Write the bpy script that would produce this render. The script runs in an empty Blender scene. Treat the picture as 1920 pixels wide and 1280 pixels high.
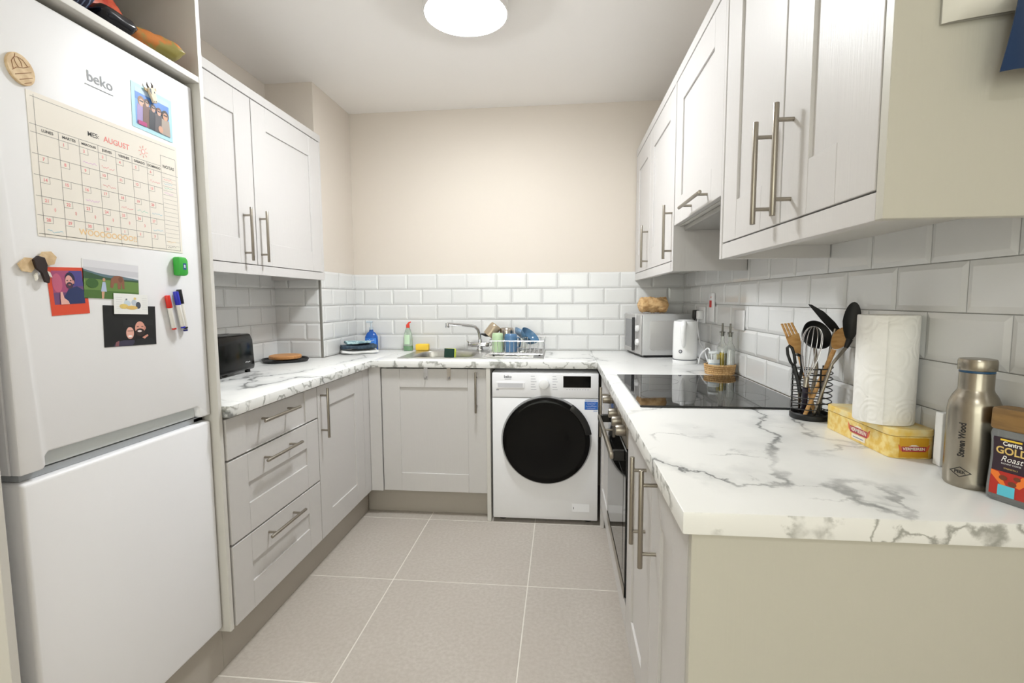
import bpy, bmesh, math, random
from mathutils import Vector, Matrix, noise
random.seed(7)
R = math.radians
C = bpy.context.scene.collection
sc = bpy.context.scene

# ---------------------------------------------------------------- camera
FPX = 918.0
pit, yaw, rol = R(-4.9329), R(5.7343), R(-.3277)
CAM = Vector((0, -3.2471, 1.246))
FW = Vector((-math.sin(yaw)*math.cos(pit), math.cos(yaw)*math.cos(pit), math.sin(pit)))
RT0 = Vector((math.cos(yaw), math.sin(yaw), 0)); UP0 = RT0.cross(FW)
RT = RT0*math.cos(rol)+UP0*math.sin(rol); UP = UP0*math.cos(rol)-RT0*math.sin(rol)
cd = bpy.data.cameras.new('camera'); cam = bpy.data.objects.new('camera', cd); C.objects.link(cam)
cd.sensor_width = 36; cd.sensor_fit = 'HORIZONTAL'; cd.lens = FPX/1920*36; cd.clip_start = .05
cam.matrix_world = Matrix(((RT.x, UP.x, -FW.x, CAM.x), (RT.y, UP.y, -FW.y, CAM.y), (RT.z, UP.z, -FW.z, CAM.z), (0, 0, 0, 1)))
sc.camera = cam
def P(u, v, ax, val):
    """pixel of the 1920x1280 photo -> point on the plane ax = val"""
    d = FW+RT*((u-960)/FPX)+UP*((640-v)/FPX); i = 'xyz'.index(ax)
    return CAM+d*((val-CAM[i])/d[i])

# ---------------------------------------------------------------- world, exposure
w = bpy.data.worlds.new('world'); sc.world = w; w.use_nodes = True
w.node_tree.nodes['Background'].inputs[0].default_value = (.97, 1, .88, 1)   # fill through the added window, tinted yellow-green to suit the end panels
w.node_tree.nodes['Background'].inputs[1].default_value = 1.3
sc.view_settings.view_transform = 'Standard'; sc.view_settings.look = 'None'
sc.view_settings.gamma = 1; sc.view_settings.use_curve_mapping = False
sc.view_settings.exposure = 1.7
LAMP_POWER, FILL_LAMP_POWER = 44.0, 15.0        # diffuser emission: kitchen ceiling lamp, then the added unseen fill lamp
LAMP_COL = (.945, .98, 1.0)

# ---------------------------------------------------------------- key dimensions (metres)
XC, XR, XL = -1.4065, .790, -1.69           # boxed-in column side, right wall, left wall
ZW, ZU = .908, .870                         # worktop top / underside
XLF, XRF, YB = -1.060, .194, -.616          # worktop front edges
YN, YLN = -2.4715, -1.794                   # near end of the right / left worktops
ZC, ZT = 2.477, 1.418                       # ceiling, top of tiling
YCOL = -.489                                # front of the column
YEND = -5.3                                 # wall behind the photographer

# ---------------------------------------------------------------- helpers
def lin(c): return tuple(((x/255)/12.92 if x/255 <= .04045 else ((x/255+.055)/1.055)**2.4) for x in c)
MATS = {}
def mat(name, rgb=(200, 200, 200), rough=.5, metal=0.0, **k):
    if name in MATS: return MATS[name]
    m = bpy.data.materials.new(name); m.use_nodes = True; MATS[name] = m
    nt = m.node_tree; b = nt.nodes['Principled BSDF']
    b.inputs['Base Color'].default_value = (*lin(rgb), 1)
    b.inputs['Roughness'].default_value = rough; b.inputs['Metallic'].default_value = metal
    for kk, vv in k.items():
        if kk in ('trans',): b.inputs['Transmission Weight'].default_value = vv
        if kk == 'ior': b.inputs['IOR'].default_value = vv
        if kk == 'alpha': b.inputs['Alpha'].default_value = vv
        if kk == 'spec': b.inputs['Specular IOR Level'].default_value = vv
        if kk == 'coat': b.inputs['Coat Weight'].default_value = vv
        if kk == 'emit': b.inputs['Emission Color'].default_value = (*vv[0], 1); b.inputs['Emission Strength'].default_value = vv[1]
        if kk == 'sheen': b.inputs['Sheen Weight'].default_value = vv
    if 'bump' in k or 'vary' in k:
        tc = nt.nodes.new('ShaderNodeTexCoord'); mp = nt.nodes.new('ShaderNodeMapping')
        nt.links.new(tc.outputs['Object'], mp.inputs[0])
        mp.inputs['Scale'].default_value = k.get('scale', (40, 40, 40))
        nz = nt.nodes.new('ShaderNodeTexNoise'); nz.inputs['Scale'].default_value = 1; nz.inputs['Detail'].default_value = k.get('detail', 3)
        nt.links.new(mp.outputs[0], nz.inputs['Vector'])
        if 'bump' in k:
            bp_ = nt.nodes.new('ShaderNodeBump'); bp_.inputs['Strength'].default_value = k['bump']; bp_.inputs['Distance'].default_value = k.get('dist', .002)
            nt.links.new(nz.outputs[0], bp_.inputs['Height']); nt.links.new(bp_.outputs[0], b.inputs['Normal'])
        if 'vary' in k:
            mx = nt.nodes.new('ShaderNodeMix'); mx.data_type = 'RGBA'
            mx.inputs[6].default_value = (*lin(rgb), 1); mx.inputs[7].default_value = (*lin(k['vary']), 1)
            rp = nt.nodes.new('ShaderNodeMapRange'); rp.inputs[1].default_value = k.get('lo', .4); rp.inputs[2].default_value = k.get('hi', .6)
            nt.links.new(nz.outputs[0], rp.inputs[0]); nt.links.new(rp.outputs[0], mx.inputs[0]); nt.links.new(mx.outputs[2], b.inputs['Base Color'])
    return m

def marble():
    m = bpy.data.materials.new('marble_laminate'); m.use_nodes = True; nt = m.node_tree; b = nt.nodes['Principled BSDF']
    N, L = nt.nodes.new, nt.links.new
    geo = N('ShaderNodeNewGeometry')
    wn = N('ShaderNodeTexNoise'); wn.inputs['Scale'].default_value = 7; wn.inputs['Detail'].default_value = 6; wn.inputs['Roughness'].default_value = .6; L(geo.outputs['Position'], wn.inputs['Vector'])
    ws = N('ShaderNodeVectorMath'); ws.operation = 'MULTIPLY_ADD'; L(wn.outputs['Color'], ws.inputs[0]); ws.inputs[1].default_value = (.16, .16, .16); L(geo.outputs['Position'], ws.inputs[2])
    def layer(rot, sc_, scale, width, seed, lo, hi):
        mp = N('ShaderNodeMapping'); L(ws.outputs[0], mp.inputs[0]); mp.inputs['Rotation'].default_value = rot; mp.inputs['Scale'].default_value = sc_; mp.inputs['Location'].default_value = (seed, seed*.7, seed*.3)
        nz = N('ShaderNodeTexNoise'); nz.inputs['Scale'].default_value = scale; nz.inputs['Detail'].default_value = 1.2; nz.inputs['Roughness'].default_value = .4
        L(mp.outputs[0], nz.inputs['Vector'])
        q = N('ShaderNodeMath'); q.operation = 'SUBTRACT'; L(nz.outputs[0], q.inputs[0]); q.inputs[1].default_value = .5
        a_ = N('ShaderNodeMath'); a_.operation = 'ABSOLUTE'; L(q.outputs[0], a_.inputs[0])
        r = N('ShaderNodeMapRange'); r.interpolation_type = 'SMOOTHSTEP'; L(a_.outputs[0], r.inputs[0]); r.inputs[1].default_value = 0; r.inputs[2].default_value = width; r.inputs[3].default_value = 1; r.inputs[4].default_value = 0
        n2 = N('ShaderNodeTexNoise'); n2.inputs['Scale'].default_value = scale*1.6; n2.inputs['Detail'].default_value = 4
        mp2 = N('ShaderNodeMapping'); L(geo.outputs['Position'], mp2.inputs[0]); mp2.inputs['Location'].default_value = (seed*2, 3, seed); L(mp2.outputs[0], n2.inputs['Vector'])
        r2 = N('ShaderNodeMapRange'); r2.interpolation_type = 'SMOOTHSTEP'; L(n2.outputs[0], r2.inputs[0]); r2.inputs[1].default_value = lo; r2.inputs[2].default_value = hi
        mu = N('ShaderNodeMath'); mu.operation = 'MULTIPLY'; L(r.outputs[0], mu.inputs[0]); L(r2.outputs[0], mu.inputs[1])
        return mu.outputs[0]
    v1 = layer((0, 0, R(-30)), (1.5, .85, 1), 1.9, .011, 1.7, .36, .58)
    v2 = layer((0, 0, R(40)), (1, 1.6, 1), 3.6, .012, 5.2, .46, .64)
    v3 = layer((0, 0, R(-30)), (1.5, .85, 1), 1.9, .07, 1.7, .36, .62)
    def mix(base, fac, col, k):
        f = N('ShaderNodeMath'); f.operation = 'MULTIPLY'; L(fac, f.inputs[0]); f.inputs[1].default_value = k
        x = N('ShaderNodeMix'); x.data_type = 'RGBA'; L(f.outputs[0], x.inputs[0])
        if isinstance(base, tuple): x.inputs[6].default_value = base
        else: L(base, x.inputs[6])
        x.inputs[7].default_value = (*lin(col), 1); return x.outputs[2]
    c = mix((*lin((238, 238, 236)), 1), v3, (184, 186, 186), .45)
    c = mix(c, v1, (86, 88, 88), .85); c = mix(c, v2, (120, 122, 121), .5)
    # laminate edge: a busier print on the vertical faces
    v4 = layer((R(15), R(25), R(20)), (1, 1, 1.5), 10.0, .055, 3.3, .30, .48)
    sx = N('ShaderNodeSeparateXYZ'); L(geo.outputs['Normal'], sx.inputs[0])
    ab = N('ShaderNodeMath'); ab.operation = 'ABSOLUTE'; L(sx.outputs[2], ab.inputs[0])
    inv = N('ShaderNodeMath'); inv.operation = 'LESS_THAN'; L(ab.outputs[0], inv.inputs[0]); inv.inputs[1].default_value = .5
    m4 = N('ShaderNodeMath'); m4.operation = 'MULTIPLY'; L(v4, m4.inputs[0]); L(inv.outputs[0], m4.inputs[1])
    c = mix(c, m4.outputs[0], (112, 112, 102), .7)
    L(c, b.inputs['Base Color']); b.inputs['Roughness'].default_value = .28
    return m

def wood_paint(name, rgb, k=.25):
    return mat(name, rgb, .42, bump=k, dist=.0012, scale=(260, 260, 7), detail=4)

class Bm:
    """collects shapes of one part"""
    def __init__(s): s.b = bmesh.new()
    def merge(s, t, mi=0):
        for f in t.faces: f.material_index = mi
        me = bpy.data.meshes.new('tmp'); t.to_mesh(me); t.free(); s.b.from_mesh(me); bpy.data.meshes.remove(me); return s
    def box(s, x0, x1, y0, y1, z0, z1, bev=0, seg=1, mi=0, M=None):
        t = bmesh.new(); bmesh.ops.create_cube(t, size=1)
        for v in t.verts: v.co = Vector(((x0+x1)/2+v.co.x*(x1-x0), (y0+y1)/2+v.co.y*(y1-y0), (z0+z1)/2+v.co.z*(z1-z0)))
        if bev: bmesh.ops.bevel(t, geom=t.edges[:], offset=bev, segments=seg, profile=.5, affect='EDGES', clamp_overlap=True)
        if M: bmesh.ops.transform(t, matrix=M, verts=t.verts)
        return s.merge(t, mi)
    def cyl(s, p0, p1, r0, r1=None, n=20, mi=0, bev=0):
        p0, p1 = Vector(p0), Vector(p1); d = p1-p0; t = bmesh.new()
        bmesh.ops.create_cone(t, cap_ends=True, segments=n, radius1=r0, radius2=r0 if r1 is None else r1, depth=d.length)
        if bev: bmesh.ops.bevel(t, geom=[e for e in t.edges if abs(e.verts[0].co.z-e.verts[1].co.z) < 1e-6], offset=bev, segments=2, profile=.5, affect='EDGES')
        M = Matrix.Translation((p0+p1)/2) @ d.to_track_quat('Z', 'Y').to_matrix().to_4x4()
        bmesh.ops.transform(t, matrix=M, verts=t.verts); return s.merge(t, mi)
    def tube(s, pts, r, n=8, closed=False, mi=0, rs=None):
        pts = [Vector(p) for p in pts]; t = bmesh.new(); rings = []; m = len(pts); prev = None
        for i, p in enumerate(pts):
            a = pts[i-1] if (i > 0 or closed) else pts[i]; c = pts[(i+1) % m] if (i < m-1 or closed) else pts[i]
            d = (c-a).normalized()
            if prev is None: q = d.orthogonal().normalized()
            else: q = (prev-d*prev.dot(d)); q = q.normalized() if q.length > 1e-6 else d.orthogonal().normalized()
            prev = q; e = d.cross(q); rr = rs[i] if rs else r
            rings.append([t.verts.new(p+(q*math.cos(2*math.pi*j/n)+e*math.sin(2*math.pi*j/n))*rr) for j in range(n)])
        for i in range(m if closed else m-1):
            A, Bq = rings[i], rings[(i+1) % m]
            sh = 0
            if closed and i == m-1: sh = min(range(n), key=lambda k: sum((A[j].co-Bq[(j+k) % n].co).length for j in range(n)))
            for j in range(n): t.faces.new((A[j], A[(j+1) % n], Bq[(j+1+sh) % n], Bq[(j+sh) % n]))
        if not closed: t.faces.new(rings[0][::-1]); t.faces.new(rings[-1])
        return s.merge(t, mi)
    def lathe(s, prof, n=32, c=(0, 0, 0), mi=0, M=None, sq=None):
        t = bmesh.new(); rings = []; c = Vector(c)
        for r, z in prof:
            if r < 1e-6: rings.append([t.verts.new(c+Vector((0, 0, z)))])
            else:
                ring = []
                for j in range(n):
                    a = 2*math.pi*j/n; x, y = math.cos(a), math.sin(a)
                    if sq: k = 1/((abs(x)**sq+abs(y)**sq)**(1/sq)); x, y = x*k, y*k
                    ring.append(t.verts.new(c+Vector((r*x, r*y, z))))
                rings.append(ring)
        for A, Bq in zip(rings, rings[1:]):
            for j in range(n):
                if len(A) == 1 and len(Bq) == 1: break
                if len(A) == 1: t.faces.new((A[0], Bq[(j+1) % n], Bq[j]))
                elif len(Bq) == 1: t.faces.new((A[j], A[(j+1) % n], Bq[0]))
                else: t.faces.new((A[j], A[(j+1) % n], Bq[(j+1) % n], Bq[j]))
        bmesh.ops.recalc_face_normals(t, faces=t.faces)
        if M: bmesh.ops.transform(t, matrix=M, verts=t.verts)
        return s.merge(t, mi)
    def prism(s, poly, f, h, mi=0, bev=0):
        """poly in 2D, f(x, y, d) -> world point, extruded from d = 0 to d = h"""
        t = bmesh.new(); A = [t.verts.new(f(x, y, 0)) for x, y in poly]; Bq = [t.verts.new(f(x, y, h)) for x, y in poly]; n = len(poly)
        t.faces.new(A[::-1]); t.faces.new(Bq)
        for j in range(n): t.faces.new((A[j], A[(j+1) % n], Bq[(j+1) % n], Bq[j]))
        bmesh.ops.recalc_face_normals(t, faces=t.faces)
        if bev: bmesh.ops.bevel(t, geom=t.edges[:], offset=bev, segments=2, profile=.5, affect='EDGES', clamp_overlap=True)
        return s.merge(t, mi)
    def flat(s, poly, f, mi=0):
        t = bmesh.new(); t.faces.new([t.verts.new(f(x, y)) for x, y in poly]); return s.merge(t, mi)
    def grid(s, nu, nv, f, mi=0, wrap_u=False):
        t = bmesh.new(); V = [[t.verts.new(f(i/nu, j/nv)) for j in range(nv+1)] for i in range(nu if wrap_u else nu+1)]
        m = len(V)
        for i in range(nu):
            for j in range(nv): t.faces.new((V[i][j], V[(i+1) % m][j], V[(i+1) % m][j+1], V[i][j+1]))
        bmesh.ops.remove_doubles(t, verts=t.verts, dist=1e-6); bmesh.ops.recalc_face_normals(t, faces=t.faces)
        return s.merge(t, mi)
    def cells(s, xs, ys, z0, z1, skip=(), mi=0, bev=0, seg=2):
        """slab over a grid of cells with some left out (cut-outs, notches)"""
        t = bmesh.new(); V = {}
        def v(i, j, k):
            if (i, j, k) not in V: V[(i, j, k)] = t.verts.new((xs[i], ys[j], (z0, z1)[k]))
            return V[(i, j, k)]
        nx, ny = len(xs)-1, len(ys)-1
        on = lambda i, j: 0 <= i < nx and 0 <= j < ny and (i, j) not in skip
        for i in range(nx):
            for j in range(ny):
                if not on(i, j): continue
                t.faces.new((v(i, j, 1), v(i+1, j, 1), v(i+1, j+1, 1), v(i, j+1, 1))); t.faces.new((v(i, j, 0), v(i, j+1, 0), v(i+1, j+1, 0), v(i+1, j, 0)))
                for di, dj, a, b2 in ((-1, 0, (i, j+1), (i, j)), (1, 0, (i+1, j), (i+1, j+1)), (0, -1, (i, j), (i+1, j)), (0, 1, (i+1, j+1), (i, j+1))):
                    if not on(i+di, j+dj): t.faces.new((v(*a, 0), v(*b2, 0), v(*b2, 1), v(*a, 1)))
        if bev:
            t.normal_update(); es = [e for e in t.edges if len(e.link_faces) == 2 and e.calc_face_angle(0) > .5]
            bmesh.ops.bevel(t, geom=es, offset=bev, segments=seg, profile=.5, affect='EDGES')
        return s.merge(t, mi)

def base_of(p):
    v = Vector((0, 0, 0))
    while p is not None: v = v+p.location; p = p.parent
    return v
def obj(name, bm, m, parent=None, world=False, smooth=None, loc=None, rotz=0):
    b = bm.b if isinstance(bm, Bm) else bm
    if world:
        off = base_of(parent) if parent else Vector(loc or (0, 0, 0))
        bmesh.ops.translate(b, vec=-off, verts=b.verts)
    me = bpy.data.meshes.new(name); b.to_mesh(me); b.free()
    for mm in (m if isinstance(m, (list, tuple)) else [m]): me.materials.append(mm)
    if smooth:
        me.polygons.foreach_set('use_smooth', [True]*len(me.polygons)); me.set_sharp_from_angle(angle=R(smooth))
    o = bpy.data.objects.new(name, me); C.objects.link(o)
    if parent: o.parent = parent
    if loc is not None and not parent: o.location = loc
    o.rotation_euler.z = rotz
    return o
def tag(o, label=None, cat=None, group=None, kind=None):
    for k, v in (('label', label), ('category', cat), ('group', group), ('kind', kind)):
        if v: o[k] = v
    return o
def thing(name, label, cat, loc=(0, 0, 0), rotz=0, group=None):
    o = bpy.data.objects.new(name, None); C.objects.link(o); o.location = loc; o.rotation_euler.z = rotz; o.empty_display_size = .05
    return tag(o, label, cat, group)
def share(name, o, parent, loc):
    c = bpy.data.objects.new(name, o if isinstance(o, bpy.types.Mesh) else o.data); C.objects.link(c); c.parent = parent; c.location = loc; return c

def scribble(bm, cx, cy, wd, ht, f, mi=0, seed=0, t_=.0005):
    """illegible handwriting: a thin zigzag ribbon"""
    rnd = random.Random(seed); n = max(5, int(wd/.0022)); pts = [(cx-wd/2+wd*k/n, cy+ht*(rnd.random()-.5)*(1 if k % 2 else -1)) for k in range(n+1)]
    for (xa, ya), (xb, yb) in zip(pts, pts[1:]): bm.flat([(xa, ya-t_), (xb, yb-t_), (xb, yb+t_), (xa, ya+t_)], f, mi)
    return bm
_txt = {}
def text_geo(s, size=1.0, shear=0, bold=0):
    k = (s, size, shear, bold)
    if k not in _txt:
        cu = bpy.data.curves.new('t', 'FONT'); cu.body = s; cu.size = size; cu.align_x = 'CENTER'; cu.align_y = 'CENTER'; cu.shear = shear; cu.offset = bold; cu.resolution_u = 3
        o = bpy.data.objects.new('t', cu); C.objects.link(o); dg = bpy.context.evaluated_depsgraph_get()
        me = bpy.data.meshes.new_from_object(o.evaluated_get(dg))
        _txt[k] = ([(v.co.x, v.co.y) for v in me.vertices], [list(p.vertices) for p in me.polygons])
        bpy.data.objects.remove(o); bpy.data.curves.remove(cu); bpy.data.meshes.remove(me)
    return _txt[k]
def text(bm, s, size, f, cx=0, cy=0, mi=0, shear=0, bold=0, ang=0, sx=1.0):
    vs, fs = text_geo(s, size, shear, bold); t = bmesh.new(); c, sn = math.cos(ang), math.sin(ang)
    V = [t.verts.new(f(cx+(x*c*sx-y*sn), cy+(x*sn*sx+y*c))) for x, y in vs]
    for q in fs:
        try: t.faces.new([V[i] for i in q])
        except ValueError: pass
    return bm.merge(t, mi)
def ell(cx, cy, rx, ry, n=18, a0=0, a1=2*math.pi):
    full = abs(a1-a0-2*math.pi) < 1e-6
    return [(cx+rx*math.cos(a0+(a1-a0)*i/(n if full else n-1)), cy+ry*math.sin(a0+(a1-a0)*i/(n if full else n-1))) for i in range(n)]

# ---------------------------------------------------------------- materials
cream = mat('cream_paint', (213, 204, 193), .75, bump=.05, scale=(300, 300, 300))
ceil_m = mat('white_ceiling_paint', (247, 244, 241), .8)
tile_m = mat('white_glazed_tile', (219, 219, 218), .13, bump=.04, scale=(9, 9, 9), dist=.004)
grout_m = mat('pale_grout', (196, 195, 192), .8)
door_m = wood_paint('light_grey_painted_woodgrain', (205, 202, 200), .3)
carc_m = mat('light_grey_laminate', (212, 209, 203), .5)
plinth_m = mat('grey_plinth_laminate', (178, 171, 161), .5, bump=.05, scale=(60, 60, 60))
endp_m = wood_paint('grey_woodgrain_end_panel', (196, 193, 182), .2)
marble_m = marble()
steel_m = mat('brushed_steel', (160, 153, 142), .34, 1.0, bump=.06, scale=(400, 400, 8))
chrome_m = mat('chrome', (215, 215, 217), .1, 1.0)
sinksteel_m = mat('sink_steel', (190, 188, 184), .3, 1.0)
white_m = mat('white_appliance_enamel', (243, 243, 246), .42)
whiteg_m = mat('white_gloss_plastic', (240, 240, 241), .2)
black_m = mat('black_plastic', (14, 13, 13), .35)
blackg_m = mat('black_gloss', (8, 8, 8), .1, spec=.2)
dark_m = mat('dark_recess', (20, 19, 18), .8)
rubber_m = mat('grey_gasket', (168, 172, 176), .6)
seam_m = mat('grey_print', (120, 122, 126), .6)
def floor_mat():
    m = mat('grey_stone_tile', (180, 172, 162), .5, vary=(192, 185, 176), scale=(70, 70, 70), detail=8, bump=.06, lo=.35, hi=.65)
    nt = m.node_tree; N, L = nt.nodes.new, nt.links.new; b = nt.nodes['Principled BSDF']
    src = b.inputs['Base Color'].links[0].from_socket
    g = N('ShaderNodeNewGeometry')
    n1 = N('ShaderNodeTexNoise'); n1.inputs['Scale'].default_value = 420; n1.inputs['Detail'].default_value = 2; L(g.outputs['Position'], n1.inputs['Vector'])
    r1 = N('ShaderNodeMapRange'); r1.inputs[1].default_value = .62; r1.inputs[2].default_value = .74; L(n1.outputs[0], r1.inputs[0])
    x = N('ShaderNodeMix'); x.data_type = 'RGBA'; L(r1.outputs[0], x.inputs[0]); L(src, x.inputs[6]); x.inputs[7].default_value = (*lin((156, 148, 138)), 1)
    n2 = N('ShaderNodeTexNoise'); n2.inputs['Scale'].default_value = 3.5; n2.inputs['Detail'].default_value = 4; L(g.outputs['Position'], n2.inputs['Vector'])
    r2 = N('ShaderNodeMapRange'); r2.inputs[1].default_value = .35; r2.inputs[2].default_value = .65; r2.inputs[4].default_value = .35; L(n2.outputs[0], r2.inputs[0])
    y = N('ShaderNodeMix'); y.data_type = 'RGBA'; L(r2.outputs[0], y.inputs[0]); L(x.outputs[2], y.inputs[6]); y.inputs[7].default_value = (*lin((178, 169, 159)), 1)
    L(y.outputs[2], b.inputs['Base Color']); return m
floor_m = floor_mat()
fgrout_m = mat('pale_floor_grout', (222, 217, 208), .8)

# ---------------------------------------------------------------- the room
def struct(name, bm, m, **k): return tag(obj(name, bm, m, **k), kind='structure')
fl = struct('floor', Bm().box(XL-.1, XR+.1, YEND-.1, .1, -.06, -.001), fgrout_m)
tag(fl, 'floor of large beige grey stone tiles with pale joints')
struct('ceiling', Bm().box(XL-.1, XR+.1, YEND-.1, .1, ZC, ZC+.1), ceil_m)
wb = struct('wall_back', Bm().box(XL-.1, XR+.1, 0, .12, 0, ZC), cream)
wr = struct('wall_right', Bm().box(XR, XR+.12, YEND, 0, 0, ZC), cream)
wl = struct('wall_left', Bm().box(XL-.12, XL, YEND, 0, 0, ZC), cream)
WX0, WX1, WZ0, WZ1 = -1.5, .6, .55, 2.2      # unseen window, added behind the camera to let in soft fill
t_ = Bm()
for a in ((XL-.1, WX0, 0, ZC), (WX1, XR+.1, 0, ZC), (WX0, WX1, 0, WZ0), (WX0, WX1, WZ1, ZC)): t_.box(a[0], a[1], YEND-.12, YEND, a[2], a[3])
struct('wall_front', t_, cream)
added_win = bpy.data.objects.new('added_window_1', None); C.objects.link(added_win); added_win.location = ((WX0+WX1)/2, YEND-.06, WZ0); tag(added_win, 'wide unseen window added behind the camera for soft fill light', kind='structure')
wf = mat('added_window_frame_white', (236, 236, 236), .4)
for a in ((WX0, WX0+.06, WZ0, WZ1), (WX1-.06, WX1, WZ0, WZ1), (WX0, WX1, WZ0, WZ0+.06), (WX0, WX1, WZ1-.06, WZ1), (-.48, -.42, WZ0+.06, WZ1-.06)):
    obj('frame_bar', Bm().box(a[0], a[1], YEND-.1, YEND-.03, a[2], a[3]), wf, added_win, world=True)
gm = bpy.data.materials.new('added_window_glass'); gm.use_nodes = True; nt = gm.node_tree; nt.nodes.clear()
o_ = nt.nodes.new('ShaderNodeOutputMaterial'); mx = nt.nodes.new('ShaderNodeMixShader'); tr = nt.nodes.new('ShaderNodeBsdfTransparent'); gl = nt.nodes.new('ShaderNodeBsdfGlossy'); gl.inputs['Roughness'].default_value = .02; mx.inputs[0].default_value = .06
nt.links.new(tr.outputs[0], mx.inputs[1]); nt.links.new(gl.outputs[0], mx.inputs[2]); nt.links.new(mx.outputs[0], o_.inputs[0])
for a in ((WX0+.06, -.48), (-.42, WX1-.06)): obj('pane', Bm().box(a[0], a[1], YEND-.07, YEND-.064, WZ0+.06, WZ1-.06), gm, added_win, world=True)
pl = bpy.data.lights.new('added_window_portal', 'AREA'); pl.shape = 'RECTANGLE'; pl.size = WX1-WX0; pl.size_y = WZ1-WZ0; pl.cycles.is_portal = True
po = bpy.data.objects.new('added_window_portal', pl); C.objects.link(po); po.location = ((WX0+WX1)/2, YEND-.02, (WZ0+WZ1)/2); po.rotation_euler = (R(90), 0, 0)
wc = struct('wall_column', Bm().box(XL, XC, YCOL, 0, 0, ZC), cream)
# floor tiles, 0.6 m squares
FX0, FY0, FT = -.744, -.6153, .602
def floor_tile(wx, wy):
    return Bm().box(-wx/2, wx/2, -wy/2, wy/2, -.012, 0, .0012, 1)
tmesh = None
for i in range(-2, 3):
    for j in range(-7, 1):
        x0, x1 = max(FX0+i*FT, XL), min(FX0+(i+1)*FT, XR); y0, y1 = max(FY0+j*FT, YEND), min(FY0+(j+1)*FT, 0)
        if x1-x0 < .03 or y1-y0 < .03: continue
        g = .0045
        if abs(x1-x0-FT) < 1e-4 and abs(y1-y0-FT) < 1e-4:
            if tmesh is None: o = obj('floor_tile', floor_tile(FT-g, FT-g), floor_m, fl); tmesh = o.data
            else: o = share('floor_tile', tmesh, fl, (0, 0, 0))
        else: o = obj('floor_tile', floor_tile(x1-x0-g, y1-y0-g), floor_m, fl)
        o.location = ((x0+x1)/2, (y0+y1)/2, 0)
# bevelled wall tiles, laid in half bond
PX, PZ, GJ = .202, .102, .0022
_tm = {}
def tile_mesh(wd, ht, face):
    k = (round(wd, 3), round(ht, 3), face)
    if k in _tm: return _tm[k]
    a, b = wd/2, ht/2; e = min(.012, a*.4); P0 = [(-a, -b), (a, -b), (a, b), (-a, b)]; P1 = [(-a+e, -b+e), (a-e, -b+e), (a-e, b-e), (-a+e, b-e)]
    def f(x, z, d): return {'y-': (x, -d, z), 'x-': (-d, -x, z), 'x+': (d, x, z)}[face]
    V = [f(*p, 0) for p in P0]+[f(*p, .0055) for p in P0]+[f(*p, .0088) for p in P1]
    F = [(8, 9, 10, 11)]+[(i, (i+1) % 4, 4+(i+1) % 4, 4+i) for i in range(4)]+[(4+i, 4+(i+1) % 4, 8+(i+1) % 4, 8+i) for i in range(4)]
    me = bpy.data.meshes.new('tile'); me.from_pydata(V, [], F); me.materials.append(tile_m); _tm[k] = me; return me
def tile_area(parent, face, plane, a0, a1, zt, rows, joint0, cut=None):
    """joint0 = position of one vertical joint in the top row"""
    for r in range(rows):
        z1 = zt-r*PZ; z0 = z1-PZ
        j0 = joint0+(PX/2 if r % 2 else 0); a = j0-math.ceil((j0-a0)/PX)*PX
        while a < a1-1e-4:
            p, q = max(a, a0), min(a+PX, a1); a += PX
            if q-p < .006: continue
            me = tile_mesh(q-p-GJ, PZ-GJ, face); m = (p+q)/2
            loc = {'y-': (m, plane, (z0+z1)/2), 'x-': (plane, m, (z0+z1)/2), 'x+': (plane, m, (z0+z1)/2)}[face]
            share('tile', me, parent, loc)
T0 = ZT-5*PZ
obj('grout_bed', Bm().box(XC, XR, -.004, 0, T0, ZT), grout_m, wb)
tile_area(wb, 'y-', -.0025, XC, XR, ZT, 5, -1.236)
obj('grout_bed', Bm().box(XR-.004, XR, -2.62, 0, T0, ZT), grout_m, wr)
tile_area(wr, 'x-', XR-.0025, -2.62, -.0, ZT, 5, -1.91)
obj('grout_bed', Bm().box(XL, XL+.004, YLN, YCOL, T0, ZT), grout_m, wl)
tile_area(wl, 'x+', XL+.0025, YLN, YCOL, ZT, 5, -.838)
obj('grout_bed', Bm().box(XL, XC, YCOL-.004, YCOL, T0, ZT), grout_m, wc)
tile_area(wc, 'y-', YCOL-.0025, XL, XC, ZT, 5, -1.597)
obj('grout_bed', Bm().box(XC, XC+.004, YCOL, 0, T0, ZT), grout_m, wc)
tile_area(wc, 'x+', XC+.0025, YCOL, 0, ZT, 5, -.253)
obj('corner_bead', Bm().box(XC-.004, XC+.0095, YCOL-.0095, YCOL+.002, T0, ZT, .002), mat('metal_tile_trim', (150, 148, 142), .4, .6), wc)

# ---------------------------------------------------------------- ceiling lamp and added fill lamp
def ceiling_lamp(x, y, power, label, r=.138):
    t = thing('ceiling_lamp', label, 'lamp', (x, y, ZC), group='round ceiling lamps')
    obj('base', Bm().lathe([(0, 0), (r*1.1, 0), (r*1.1, -.02), (r*1.26, -.024), (r*1.26, -.064), (r*1.22, -.068), (r*1.18, -.064), (r*1.14, -.05), (0, -.048)], 48), mat('white_lamp_rim', (236, 234, 232), .4), t, smooth=40)
    dm = mat('lit_opal_diffuser_%g' % power, (250, 248, 244), .4, emit=(LAMP_COL, power))
    obj('diffuser', Bm().lathe([(r*.985, -.05), (r, -.056), (r, -.071), (r*.97, -.079), (r*.85, -.087), (r*.5, -.093), (0, -.095)], 40), dm, t, smooth=60)
ceiling_lamp(-.392, -1.16, LAMP_POWER, 'round white glowing ceiling lamp above the kitchen floor')
ceiling_lamp(-.3, -4.3, FILL_LAMP_POWER, 'unseen round fill lamp added on the ceiling behind the camera')  # unseen lamp, added to brighten the near end panels and shaded tiles

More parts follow.
